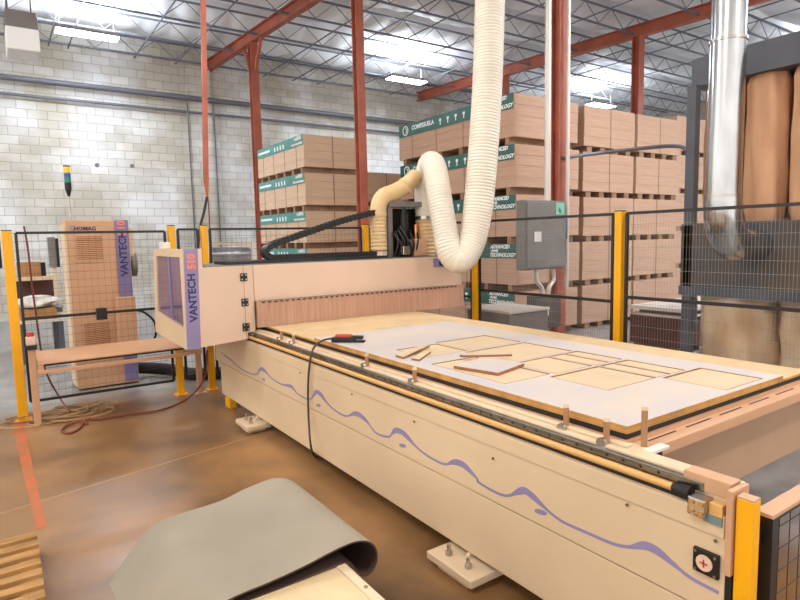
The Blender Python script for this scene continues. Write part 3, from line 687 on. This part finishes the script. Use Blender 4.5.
# steps under the rod: black strip standing in for the gap's shade, rod, linear rail, ledge
MB().box(Xp+.02, Xp+.05, 1.0, 6.25, .785, .812).build('shadow_gap', M['rubber'], m)
MB().cyl((Xp+.014, 1.07, .822), (Xp+.014, 6.2, .822), .0145).build('rod', M['tanrod'], m, smooth=True)
rb = MB().frame_tube([(Xp+.014, 1.085, .822), (Xp+.012, 1.02, .822)], [(.0166*math.cos(2*PI*j/14), .0166*math.sin(2*PI*j/14)) for j in range(14)], scale=[1, 1.5]).build('rod_boot', M['rubber'], m, smooth=True)
MB().cut(Xp+.028, Xp+.052, .985, 6.2, .832, .868, .005).build('linear_rail', M['rail'], m)
mb = MB()
for i in range(70): 
    y = 1.15+i*.072; mb.cyl((Xp+.0265, y, .85), (Xp+.029, y, .85), .006, k=8)
mb.build('rail_plugs', M['blackmetal'], m)
MB().box(Xp+.035, 2.0, .895, 6.25, .74, .834).build('rail_bed', M['cream_plain'], m)
MB().box(Xp+.05, 1.985, .90, 6.25, .834, .874).cut(1.95, 1.985, 1.32, 6.25, .874, .885, .004).build('ledge', M['cream_plain'], m)
# end of the rail: connector block, plate, blue gasket, dial
cb = MB().cut(Xp-.03, Xp+.025, .95, 1.01, .77, .83, .004).build('connector_block', M['steel'], m)
for (y, z) in ((.965, .785), (.965, .815), (.995, .785), (.995, .815)): MB().cyl((Xp-.036, y, z), (Xp-.03, y, z), .009, k=12).build('fitting', M['brass'], cb, smooth=True)
MB().cut(Xp-.01, Xp+.03, .905, .95, .78, .825, .004).build('brass_block', M['tanrod'], m)
MB().box(Xp-.012, Xp+.03, .905, .965, .755, .785).build('blue_gasket', M['slate'], m)
MB().cut(Xp+.03, 1.955, .90, 1.06, .835, .89, .004).build('end_cap', M['cab_tan'], m)
MB().cut(Xp-.012, 1.955, .874, .894, .60, .885, .004).build('end_plate', M['cab_tan'], m)
MB().box(Xp, 1.955, .874, .894, .1, .60).build('lower_end_plate', M['blackmetal'], m)  # black lower part of the end plate
dl = MB().cut(Xp-.014, Xp, .91, .995, .572, .655, .004).build('dial_plate', M['black'], m)
MB().cyl((Xp-.018, .955, .613), (Xp-.014, .955, .613), .027, k=28).build('dial_face', M['pinkcream'], dl)
MB().box(Xp-.021, Xp-.018, .942, .968, .611, .615).box(Xp-.021, Xp-.018, .953, .957, .600, .626).build('dial_cross', M['redtool'], dl)
for y in (.92, .985):
    for z in (.582, .645): MB().cyl((Xp-.018, y, z), (Xp-.013, y, z), .005, k=8).build('screw', M['steel'], dl)
# bed core
MB().box(1.99, 4.05, 1.52, 6.2, .36, .84).build('bed_core', M['cab_tan'], m)
MB().cut(1.99, 4.1, 1.50, 1.52, .36, .812, .004).build('end_skirt', M['skirt_shade'], m)
MB().box(1.89, 1.99, .90, 6.2, .12, .74).build('side_core', M['darkgrey'], m)
MB().box(3.9, 4.05, 3.0, 6.2, 0, .36).build('far_skirt', M['cream_plain'], m)
MB().cut(1.975, 4.1, 1.285, 1.52, .812, .862, .005).build('end_rail', M['cab_tan'], m)
mb = MB()
for i in range(7): mb.box(2.12+i*.28, 2.12+i*.28+.20, 1.335, 1.343, .8615, .8632)
mb.build('rail_slots', M['rubber'], m)
MB().cut(1.96, 2.03, 1.275, 1.36, .80, .872, .005).build('corner_block', M['cream_plain'], m)
MB().box(1.985, 3.74, 1.36, 6.15, .84, .875).build('bed_top', M['cab_tan'], m)
MB().box(2.03, 3.72, 1.380, 6.12, .875, .899).build('vacuum_gasket', M['rubber'], m)
# feet
def foot(x0, x1, y0, y1):
    f = MB().cut(x0, x1, y0, y1, .035, .075, .006).build('levelling_foot', M['cream_plain'], m)
    MB().box(x0+.03, x1-.03, y0+.06, y1-.06, 0, .036).build('foot_pad', M['cream_plain'], f)
    for y in (y0+.1, y1-.1): MB().cyl((x0+.07, y, .075), (x0+.07, y, .13), .011).cyl((x0+.07, y, .075), (x0+.07, y, .095), .02, k=6).build('levelling_bolt', M['steel'], f)
    MB().prism([(x0+.12, .075), (x1+.05, .075), (x1+.05, .22)], 'Y', (y0+y1)/2-.01, (y0+y1)/2+.01).build('gusset', M['cream_plain'], f)
foot(1.73, 1.96, 1.99, 2.34); foot(1.70, 1.92, 4.92, 5.24)
MB().box(1.85, 1.92, 5.85, 6.0, 0, .10).build('yellow_foot', M['yellow'], m)
# stop pins
for (x, y, h, s_) in ((1.93, 4.62, .075, 1), (1.93, 4.37, .07, 1), (1.945, 3.25, .07, 1), (1.935, 2.70, .075, 1), (1.962, 1.625, .095, 1), (1.945, 1.41, .09, 1), (2.03, 1.30, .145, 1)):
    z0 = .872
    pn = MB().cyl((x, y, z0-.01), (x, y, z0+h), .0125, k=16).build('stop_pin', M['pin'], m, smooth=True)
    MB().cyl((x, y, z0+h), (x, y, z0+h+.014), .0135, .011, k=16).build('pin_cap', M['cream_plain'], pn, smooth=True)
    if x < 2: MB().cyl((x-.035, y+.002, z0+.006), (x-.02, y+.002, z0+.006), .022, k=16).build('pin_clamp', M['steel'], pn, smooth=True)
MB().cut(1.985, 2.10, 1.235, 1.275, .865, .878, .002).build('white_bracket', M['plastic'], m)
MB().box(2.03, 2.06, 1.24, 1.28, .80, .865).build('bracket_stem', M['rubber'], m)

# boards on the bed
tag(MB().box(2.028, 3.72, 1.374, 6.1, .8995, .9126).build('spoil_board', M['mdf_edge']), 'tan spoil board under the white sheet on the router bed', 'board')
bx = bpy.data.objects['spoil_board']; bx.data.materials.append(M['mdf']) 
for p in bx.data.polygons:
    if p.normal.z > .9: p.material_index = 1
holes = [(2.62, 3.12, 3.00, 3.39), (2.24, 2.60, 3.00, 3.35), (2.545, 3.12, 2.535, 2.97), (3.015, 3.14, 2.165, 2.515), (2.86, 3.002, 2.165, 2.515), (2.52, 2.847, 2.165, 2.515),
         (2.145, 2.50, 2.18, 2.82), (3.01, 3.145, 1.765, 2.14), (2.872, 2.998, 1.765, 2.14), (2.44, 2.86, 1.765, 2.14), (2.88, 3.26, 1.41, 1.748), (2.52, 2.86, 2.60-.0, 2.60)]
holes = holes[:-1]
X0, X1, Y0, Y1, Z0, Z1 = 2.03, 3.40, 1.375, 4.2, .9128, .931
xs = sorted({X0, X1} | {h[0] for h in holes} | {h[1] for h in holes}); ys = sorted({Y0, Y1} | {h[2] for h in holes} | {h[3] for h in holes})
solid = {}
for i in range(len(xs)-1):
    for j in range(len(ys)-1):
        cx_, cy_ = (xs[i]+xs[i+1])/2, (ys[j]+ys[j+1])/2
        solid[i, j] = not any(h[0] < cx_ < h[1] and h[2] < cy_ < h[3] for h in holes)
mb = MB()
for (i, j), s_ in solid.items():
    if not s_:
        a, b, c, d = xs[i], xs[i+1], ys[j], ys[j+1]; mb.add([(a, c, Z0+.0003), (b, c, Z0+.0003), (b, d, Z0+.0003), (a, d, Z0+.0003)], [(0, 1, 2, 3)], 2); continue
    a, b, c, d = xs[i], xs[i+1], ys[j], ys[j+1]
    mb.add([(a, c, Z1), (b, c, Z1), (b, d, Z1), (a, d, Z1)], [(0, 1, 2, 3)], 0); mb.add([(a, c, Z0), (b, c, Z0), (b, d, Z0), (a, d, Z0)], [(3, 2, 1, 0)], 1)
    for (di, dj, e) in ((-1, 0, ((a, c), (a, d))), (1, 0, ((b, c), (b, d))), (0, -1, ((a, c), (b, c))), (0, 1, ((a, d), (b, d)))):
        if not solid.get((i+di, j+dj), False):
            (p, q), (r, s2) = e; mb.add([(p, q, Z0), (r, s2, Z0), (r, s2, Z1), (p, q, Z1)], [(0, 1, 2, 3)], 1)
sh = mb.build('board_sheet', [M['melamine'], M['mdf_edge'], M['kerf']]); tag(sh, 'white coated board sheet with nested cut outs on the router bed', 'board sheet')
# the kerf shows the brown cut edge on the far and left side of each part
lbl = ['front right corner', 'second']
names = ['square cream cut part at the far end of the sheet', 'cream cut part left at the far end beside the thin offcuts', 'large cream cut part in the second row from the gantry', 'narrow cream cut strip, outermost of the third row', 'narrow cream cut strip, inner of the third row', 'cream cut part in the third row beside the loose panel', 'long cream cut part under the loose panel', 'narrow cream cut strip, outermost of the row near the end', 'narrow cream cut strip, inner of the row near the end', 'large cream cut part near the grey front area', 'cream cut part at the near right corner of the sheet']
for h, nm in zip(holes, names):
    g = .018
    mb = MB().add([(h[0]+g*.3, h[2]+g*.3, Z1-.0005), (h[1]-g*1.1, h[2]+g*.3, Z1-.0005), (h[1]-g*1.1, h[3]-g*1.1, Z1-.0005), (h[0]+g*.3, h[3]-g*1.1, Z1-.0005),
                   (h[0]+g*.3, h[2]+g*.3, Z0+.0005), (h[1]-g*1.1, h[2]+g*.3, Z0+.0005), (h[1]-g*1.1, h[3]-g*1.1, Z0+.0005), (h[0]+g*.3, h[3]-g*1.1, Z0+.0005)], [(0, 1, 2, 3)], 0)
    o_ = len(mb.v)-8
    mb.f += [(7, 6, 5, 4), (0, 4, 5, 1), (1, 5, 6, 2), (2, 6, 7, 3), (3, 7, 4, 0)]; mb.m += [1]*5
    tag(mb.build('cut_part', [M['part'], M['kerf']]), nm, 'cut board', 'cut parts in the sheet')
def slab(poly, z, th, name, label, mt=('melamine', 'kerf'), cat='offcut', dz=None):
    dz = dz or [0]*len(poly); n = len(poly)
    mb = MB().add([(p[0], p[1], z+th+e) for p, e in zip(poly, dz)]+[(p[0], p[1], z+e) for p, e in zip(poly, dz)], [tuple(range(n))], 0)
    mb.f += [tuple(range(2*n-1, n-1, -1))]+[(i, i+n, (i+1) % n+n, (i+1) % n) for i in range(n)]; mb.m += [1]*(n+1)
    return tag(mb.build(name, [M[mt[0]], M[mt[1]]]), label, cat)
slab([(2.17, 2.63), (2.24, 2.33), (2.53, 2.41), (2.50, 2.72)], .9312, .018, 'loose_panel', 'loose white panel lying askew on the nested sheet', cat='panel')
slab([(2.36, 2.80), (2.37, 2.77), (2.62, 2.60), (2.62, 2.63)], .9496, .014, 'wood_offcut', 'thin brown edged strip resting on the loose panel')
slab([(2.10, 3.14), (2.10, 3.05), (2.44, 3.22), (2.38, 3.25)], .9314, .014, 'wood_offcut', 'pointed wedge offcut left of the nested parts', ('part', 'kerf'), dz=[0, 0, .012, .012])
slab([(2.12, 2.99), (2.14, 2.93), (2.36, 3.10), (2.35, 3.16)], .9314, .012, 'wood_offcut', 'short pale offcut beside the pointed wedge offcut', ('part', 'kerf'))

# gripping tool with cable
tool = thing('power_tool', 'black and red hand tool lying on the sheet edge', 'hand tool', (2.12, 3.8, .93))
u = Vector((.72, -.69, 0)).normalized()
ctr = Vector((2.11, 3.80, .0)); 
u = (at(365, 343, Z=.94)-at(332, 343, Z=.94)).normalized(); a0 = at(332, 341, Z=.94); L_ = (at(365, 341, Z=.94)-a0).length
vv = Vector((-u.y, u.x, 0))
def oriented(mb, o, u, v, lu, lv, h, z, c=.006):
    t_ = MB().cut(0, lu, -lv/2, lv/2, 0, h, c); 
    mb.add([(o.x+u.x*x+v.x*y, o.y+u.y*x+v.y*y, z+zz) for x, y, zz in t_.v], t_.f)
mb = MB(); oriented(mb, a0, u, vv, L_*.72, .065, .04, .9325, .012); oriented(mb, a0+u*L_*.66, u, vv, L_*.34, .05, .014, .9325, .004); mb.build('lower_body', M['black'], tool)
mb = MB(); oriented(mb, a0+u*.03, u, vv, L_*.5, .05, .024, .968, .009); mb.build('red_grip', M['redtool'], tool)
mb = MB(); oriented(mb, a0+u*L_*.55, u, vv, L_*.40, .05, .026, .955, .008); mb.build('upper_jaw', M['black'], tool)
cp = [a0+Vector((0, 0, .02)), at(324, 340, Z=.965), at(317, 344, X=1.93), at(312, 352, X=1.86), at(309, 370, X=1.835), at(308, 395, X=1.83), at(309, 425, X=1.82), at(311, 447, X=1.79), at(315, 456, Z=.02), at(324, 458, Z=.015), at(334, 455, Z=.015)]
MB().tube(spline(cp, 8), .008, 8).build('cable', M['darkcable'], tool, smooth=True)

# ------------------------------------------------------------------ gantry
g = thing('router_gantry', 'cream gantry beam with a windowed cab and violet name stripe across the bed', 'router gantry', (1.9, 5.6, .78))
# cab body with top step
mb = MB().prism([(1.30, .775), (1.30, 1.655), (1.475, 1.655), (1.475, 1.49), (1.928, 1.49), (1.928, .885), (1.915, .872), (1.85, .872), (1.85, .81)], 'Y', 5.22, 5.24); mb.build('front_panel', M['pinkcream'], g)
MB().cut(1.33, 1.47, 5.24, 6.15, .80, 1.64, .01).build('cab_body', M['cream_plain'], g)
MB().box(1.47, 1.84, 5.24, 6.15, .90, 1.48).build('cab_inner_body', M['cream_plain'], g)
# left side face with window
mb = MB(); X_ = 1.30; 
def sidepoly(pts, x0, x1, mt, name):
    MB().prism(pts, 'X', x0, x1).build(name, mt, g)
A = (5.24, 1.655); Bp = (6.30, 1.655); C_ = (6.45, .79); D = (5.24, .775)
W0, W1, W2, W3 = (5.285, 1.585), (6.18, 1.585), (6.28, 1.02), (5.285, .965)
sidepoly([A, Bp, W1, W0], 1.30, 1.33, M['cream'], 'side_frame'); sidepoly([Bp, C_, W2, W1], 1.30, 1.33, M['cream'], 'side_frame')
sidepoly([C_, D, W3, W2], 1.30, 1.33, M['cream'], 'side_frame'); sidepoly([D, A, W0, W3], 1.30, 1.33, M['cream'], 'side_frame')
sidepoly([W0, W1, W2, W3], 1.314, 1.324, M['window'], 'window_panel')
MB().box(1.308, 1.316, 5.70, 5.76, 1.0, 1.585).build('window_mullion', M['purple2'], g)
MB().prism([(1.302, .776), (1.32, 1.653), (1.44, 1.653), (1.42, .7765)], 'Y', 5.216, 5.2198).build('name_stripe', M['purple'], g)
text('VANTECH', .092, axes((1.375, 5.215, 1.23), (0, 0, 1), (-1, 0, 0)), M['navy'], g, bold=.0028)
text('510', .09, axes((1.382, 5.215, 1.545), (0, 0, 1), (-1, 0, 0)), M['orange_txt'], g, bold=.005)
for z in (1.385, 1.154, .925):
    hg = MB().cut(1.805, 1.870, 5.207, 5.2199, z-.036, z+.036, .004).build('hinge', M['black'], g)
    mb = MB()
    for dx in (-.018, .018):
        for dz in (-.02, .02): mb.cyl((1.8375+dx, 5.2045, z+dz), (1.8375+dx, 5.207, z+dz), .007, k=8)
    mb.build('hinge_screws', M['steel'], hg)
MB().box(1.836, 1.839, 5.2185, 5.2199, .82, 1.49).build('door_gap', M['kerf'], g)
# beam
MB().cut(1.93, 4.44, 5.21, 5.24, 1.155, 1.49, .005).build('beam_cover', M['pinkcream'], g)
MB().box(1.95, 4.44, 5.24, 6.0, 1.17, 1.48).build('beam_core', M['cream_plain'], g)
MB().box(1.5, 4.44, 5.22, 6.0, 1.49, 1.497).build('beam_top', M['grey'], g)
MB().box(1.72, 3.5, 5.34, 5.70, 1.497, 1.525).build('chain_tray', M['blackmetal'], g)
# brush curtain: leaning bristle strips
mb = MB(); nb = 24
for i in range(nb):
    x0 = 1.932+(4.42-1.932)*i/nb; x1 = x0+(4.42-1.932)/nb*.998; yo = random.uniform(-.002, .002)
    mb.box(x0, x1, 5.16+yo, 5.185+yo, .9135, 1.158)
tag(mb.build('brush_curtain', M['brush'], g), None)
mb = MB()
for i in range(40):
    x = 1.98+2.3*i/39; mb.box(x, x+.03, 5.152, 5.162, 1.14, 1.152)
mb.box(1.955, 4.3, 5.17, 5.190, 1.157, 1.16)
mb.build('curtain_clips', M['blackmetal'], g)
MB().box(4.02, 4.20, 5.2055, 5.2105, 1.375, 1.475).build('name_badge', M['purple'], g)
MB().cyl((4.13, 5.202, 1.42), (4.13, 5.206, 1.42), .03, k=16).build('badge_mark', M['navy'], g)
MB().cut(4.20, 4.36, 5.3, 5.9, .92, 1.17, .01).build('right_leg', M['cream_plain'], g)
MB().cut(1.9, 1.985, 5.3, 6.1, .89, 1.17, .01).build('left_leg', M['cream_plain'], g)
# white cover cap on cab
MB().cut(1.32, 1.40, 6.0, 6.14, 1.655, 1.72, .01).build('cab_cap', M['plastic'], g)
# cable chain
ch = [(3.50, 5.5, 2.01), (3.2, 5.5, 1.945), (2.92, 5.5, 1.875), (2.45, 5.5, 1.735), (2.29, 5.5, 1.69), (2.20, 5.5, 1.65), (2.16, 5.5, 1.60), (2.20, 5.5, 1.553), (2.30, 5.5, 1.543), (2.8, 5.5, 1.543), (3.5, 5.5, 1.543)]
P = spline(ch, 8); chn = MB().frame_tube(P, [(-.026, -.06), (.026, -.06), (.026, .06), (-.026, .06)]).build('cable_chain', M['black'], g)
mb = MB(); Q = resample(P, .05)
for i in range(1, len(Q)-1):
    d_ = (Q[i+1]-Q[i-1]).normalized()*.006; mb.frame_tube([Q[i]-d_, Q[i]+d_], [(-.030, -.064), (.030, -.064), (.030, .064), (-.030, .064)])
mb.build('chain_links', M['rubber'], chn)
# spindle head behind the beam
MB().box(3.60, 4.34, 5.66, 5.72, 1.5, 2.05).build('head_plate', M['blackmetal'], g)
MB().box(3.62, 3.68, 5.50, 5.66, 1.5, 2.08).build('head_bracket', M['grey'], g)
MB().box(3.62, 4.1, 5.48, 5.66, 2.06, 2.12).build('head_top_plate', M['grey'], g)
MB().cyl((3.84, 5.52, 1.5), (3.84, 5.52, 1.98), .055).cyl((3.84, 5.52, 1.98), (3.84, 5.52, 2.04), .035).build('spindle_motor', M['black'], g, smooth=True)
MB().cyl((4.0, 5.5, 1.68), (4.0, 5.5, 1.86), .03).build('copper_cylinder', M['copper'], g, smooth=True)
MB().cut(3.92, 4.10, 5.42, 5.54, 1.5, 1.70, .01).build('motor_housing', M['cab_tan'], g)
for i in range(7):
    x = 3.66+i*.045; z = random.uniform(1.75, 2.0)
    MB().tube(spline([(x, 5.45, 1.5), (x+.03, 5.42, (1.5+z)/2), (x+random.uniform(-.05, .08), 5.46, z), (x+.12, 5.6, z+.02)], 6), .012, 8).build('head_hose', M['black'], g, smooth=True)
MB().cut(3.72, 3.82, 5.36, 5.42, 1.52, 1.62, .01).build('valve_block', M['steel'], g)

# suction pipework
h = thing('suction_hose', 'big cream ribbed suction hose looping down onto the gantry', 'hose', (4.3, 5.1, 1.4))
pth = [at(491.5, -70, Y=4.9), at(490, 0, Y=4.9), at(487.5, 80, Y=4.85), at(484, 140, Y=4.8), at(480, 190, Y=4.78), at(475, 228, Y=4.78), at(468, 251, Y=4.78), at(459, 260, Y=4.8), at(450, 252, Y=4.86), at(445, 230, Y=4.93), at(440, 200, Y=5.02), at(437, 180, Y=5.12), at(434, 166, Y=5.25), at(430, 164, Y=5.4), at(427, 174, Y=5.5), at(425, 190, Y=5.55)]
mb = MB(); ribbed(mb, pth, .16, .034, .045, 32, 0, rad=lambda u: 1 if u < .55 else 1-.18*min(1, (u-.55)/.2)); mb.build('ribbed_tube', M['hose'], h, smooth=True)
b = at(425, 190, Y=5.55)
MB().cyl((b.x, b.y, b.z+.02), (b.x, b.y, 1.95), .125, k=28).build('smooth_sleeve', M['hose'], h, smooth=True)
MB().cyl((b.x, b.y, 1.96), (b.x, b.y, 1.92), .135, k=28).build('clamp_band', M['steel'], h, smooth=True)
mb = MB(); ribbed(mb, [(b.x, b.y, 1.92), (b.x, b.y, 1.7), (b.x, b.y, 1.5)], .122, .045, .08, 28); mb.build('lower_ribbed_tube', M['hose_warm'], h, smooth=True)
r_ = thing('branch_hose', 'amber elbow duct with a short ribbed hose left of the big hose', 'hose', (3.55, 5.55, 1.5))
bp_ = [at(416, 176, Y=5.5), at(405, 186, Y=5.5), at(394, 192, Y=5.5), at(384, 196, Y=5.5), at(379, 204, Y=5.5), at(378, 214, Y=5.5)]
MB().tube(spline(bp_, 8), .09, 24).build('smooth_elbow', M['hose_warm'], r_, smooth=True)
for q in (1, 5):
    d_ = (Vector(bp_[q])-Vector(bp_[q-1])).normalized()*.02; MB().cyl(bp_[q]-d_, bp_[q]+d_, .098, k=24).build('clamp_band', M['hose_rib'], r_, smooth=True)
b2 = bp_[-1]; mb = MB(); ribbed(mb, [b2, (b2.x, b2.y, 1.8), (b2.x, b2.y, 1.57)], .09, .04, .08, 24); mb.build('ribbed_tube', M['hose_warm'], r_, smooth=True)
MB().cyl((b2.x, b2.y, 1.57), (b2.x, b2.y, 1.50), .09, k=24).build('collar', M['pinkcream'], r_, smooth=True)

# ------------------------------------------------------------------ near right corner: post and low mesh panel
t = thing('fence_post', 'short yellow post at the near end of the router bed', 'fence post', (1.885, .84, 0))
MB().cut(1.862, 1.908, .817, .870, .008, .866, .004).build('post', M['yellow'], t)
MB().box(1.84, 1.94, .79, .90, 0, .008).build('foot_plate', M['yellow'], t)
MB().box(1.863, 1.907, .818, .869, .866, .871).build('cap', M['cab_tan'], t)
t = thing('mesh_fence', 'low black framed mesh panel right of the short yellow post', 'fence panel', (2.3, .86, 0))
MB().box(1.955, 1.995, .80, .855, 0, .792).build('frame_post', M['blackmetal'], t)
MB().box(1.908, 1.955, .83, .85, .70, .75).box(1.908, 1.955, .83, .85, .15, .20).build('clamp', M['blackmetal'], t)
MB().box(1.955, 3.1, .80, .855, .792, .804).build('top_plate', M['cab_tan'], t)
MB().box(1.995, 3.1, .815, .845, .765, .792).box(1.995, 3.1, .815, .845, .05, .08).build('frame_rail', M['blackmetal'], t)
mb = MB()
for i in range(1, 14): mb.bar((1.995+i*.08, .83, .08), (1.995+i*.08, .83, .766), .0024, .0024)
for i in range(1, 9): mb.bar((1.995, .83, .08+i*.08), (3.1, .83, .08+i*.08), .0024, .0024)
mb.build('wire_mesh', M['wire_dark'], t)

# ------------------------------------------------------------------ floor things
tag(MB().add([(-.005, 6.66, .002), (.085, 6.66, .002), (.098, 5.2, .002), (.118, 4.05, .002), (.068, 4.05, .002), (.03, 5.2, .002), (-.005, 6.66, 0), (.085, 6.66, 0), (.098, 5.2, 0), (.118, 4.05, 0), (.068, 4.05, 0), (.03, 5.2, 0)],
             [(0, 5, 2, 1), (5, 4, 3, 2), (6, 7, 8, 11), (11, 8, 9, 10), (0, 1, 7, 6), (1, 2, 8, 7), (2, 3, 9, 8), (3, 4, 10, 9), (4, 5, 11, 10), (5, 0, 6, 11)]).build('floor_tape', M['orange']), 'worn orange tape line on the concrete floor', 'floor tape')
hp = [at(207, 350, Y=6.76), at(206, 372, Y=6.7), at(200, 386, Z=.1), at(185, 400, Z=.012), at(160, 410, Z=.012), at(130, 414, Z=.012), at(100, 419, Z=.012), at(86, 420, Z=.014), at(80, 428, Z=.012), at(70, 433, Z=.012), at(62, 431, Z=.012), at(66, 426, Z=.012), at(80, 421, Z=.022), at(88, 424, Z=.012)]
tag(MB().tube(spline(hp, 8), .010, 8).build('air_hose', M['redbrown'], smooth=True), 'red brown air hose curling over the floor to the machine', 'hose')
mb = MB(); rnd = random.Random(4)
for k in range(14):
    c = Vector((rnd.uniform(.18, .62), rnd.uniform(6.5, 7.0), .012+.008*(k % 4))); pts = []
    a0_ = rnd.uniform(0, 6); r0 = rnd.uniform(.1, .3)
    for i in range(7): pts.append(c+Vector((r0*1.3*math.cos(a0_+i*.55), r0*.8*math.sin(a0_+i*.55), 0)))
    mb.tube(spline(pts, 5), .008, 6)
tag(mb.build('rope_tangle', M['cable_tan'], smooth=True), 'tangled tan rope and cable pile at the foot of the left fence', 'rope', kind='stuff')
# pallet bottom left
t = thing('pallet', 'wooden slatted pallet at the bottom left corner', 'pallet', (-.5, 3.3, 0))
for i in range(9):
    y = 2.75+i*.112; MB().box(-1.1, .06, y, y+.062, .115, .135).build('deck_board', M['wood'], t)
for x in (-1.1, -.55, -.03): MB().box(x, x+.08, 2.75, 3.72, .02, .115).build('stringer', M['wood'], t)
for i in range(3):
    y = 2.75+i*.45; MB().box(-1.1, .06, y, y+.08, 0, .02).build('bottom_board', M['wood'], t)
# crate + folded mat
t = thing('board_crate', 'pale low crate under the folded grey mat', 'crate', (.8, 1.9, 0))
MB().cut(.62, 1.06, 1.25, 2.76, .315, .35, .003).build('top_board', M['crate'], t)
MB().cut(1.06, 1.10, 1.25, 2.76, .29, .356, .004).build('edge_rail', M['cream_plain'], t)
MB().box(.64, 1.08, 1.27, 2.74, .08, .315).build('side_board', M['crate'], t)
for y in (1.3, 2.0, 2.62): MB().box(.64, 1.08, y, y+.1, 0, .08).build('runner', M['wood'], t)
MB().cyl((1.08, 1.86, .356), (1.08, 1.86, .361), .008, k=10).build('screw', M['steel'], t)
prof = [(.30, .14), (.36, .215), (.44, .31), (.52, .372), (.62, .392), (.75, .398), (.90, .412), (1.03, .432), (1.13, .438), (1.20, .415), (1.235, .37), (1.235, .315), (1.205, .275), (1.165, .275), (1.135, .31), (1.10, .357), (1.03, .364), (.92, .361), (.78, .357), (.62, .356)]
pp = [(q.x+.018, q.z-.006) for q in spline([(x, 0, z) for x, z in prof], 5)]
y0, y1 = 2.06, 2.90; mb = MB(); ny_ = 20; k = len(pp); th = .007
off = []
for i, p in enumerate(pp):
    a = Vector(pp[max(0, i-1)]); b = Vector(pp[min(k-1, i+1)]); tg = (b-a).normalized(); off.append((-tg.y, tg.x))
for side in (0, 1):
    for j in range(ny_+1):
        v = j/ny_; 
        for i, p in enumerate(pp):
            fr = i/(k-1)
            ya = y0; yb = y1
            # the fold narrows a little and the corner is rounded at the far right
            xx = p[0]; rc = .14
            if xx > 1.253-rc: yb = y1-rc+math.sqrt(max(0, rc*rc-(xx-(1.253-rc))**2))*1.0
            yb += .09*max(0, min(1, (.85-xx)/.3)) if fr < .6 else 0
            if fr > .7: yb -= .05*min(1, (fr-.7)/.08)
            if i < 12: ya = y0+.55*max(0, .52-xx)          # left droop is cut on a slant
            y = ya+(yb-ya)*v
            droop = -.05*max(0, (v-.75)/.25)**2*(1 if i < 46 else 0)*max(0, min(1, (.95-xx)/.4))
            t_ = th*(.5 if side == 0 else -.5)
            mb.v.append((xx+off[i][0]*t_, y, p[1]+off[i][1]*t_+droop))
R_ = (ny_+1)*k
for j in range(ny_):
    for i in range(k-1):
        a = j*k+i; mb.f.append((a, a+1, a+k+1, a+k)); mb.m.append(0)
        mb.f.append((R_+a, R_+a+k, R_+a+k+1, R_+a+1)); mb.m.append(1)
for i in range(k-1):
    mb.f.append((i, R_+i, R_+i+1, i+1)); mb.m.append(1); a = ny_*k+i; mb.f.append((a, a+1, R_+a+1, R_+a)); mb.m.append(1)
for j in range(ny_):
    a = j*k; mb.f.append((a, a+k, R_+a+k, R_+a)); mb.m.append(1); a = j*k+k-1; mb.f.append((a, R_+a, R_+a+k, a+k)); mb.m.append(1)
tag(mb.build('rubber_mat', [M['mat_grey'], M['matedge']], smooth=True), 'large grey mat folded over the pale crate in the foreground', 'mat')

# ------------------------------------------------------------------ world, camera, view
wd = bpy.data.worlds.new('World'); S.world = wd; wd.use_nodes = True
bg = wd.node_tree.nodes['Background']; bg.inputs[0].default_value = (1.0, .93, .86, 1); bg.inputs[1].default_value = 1.55
cam = bpy.data.cameras.new('cam'); co = bpy.data.objects.new('cam', cam); COL.objects.link(co); S.camera = co
cam.sensor_width = 36; cam.lens = F/800*36; cam.clip_start = .05; cam.clip_end = 100
co.matrix_world = Matrix.Translation((0, 0, H)) @ RW.to_4x4()
S.view_settings.view_transform = 'Standard'; S.view_settings.look = 'None'; S.view_settings.gamma = 1; S.view_settings.exposure = .05
S.cycles.max_bounces = 8
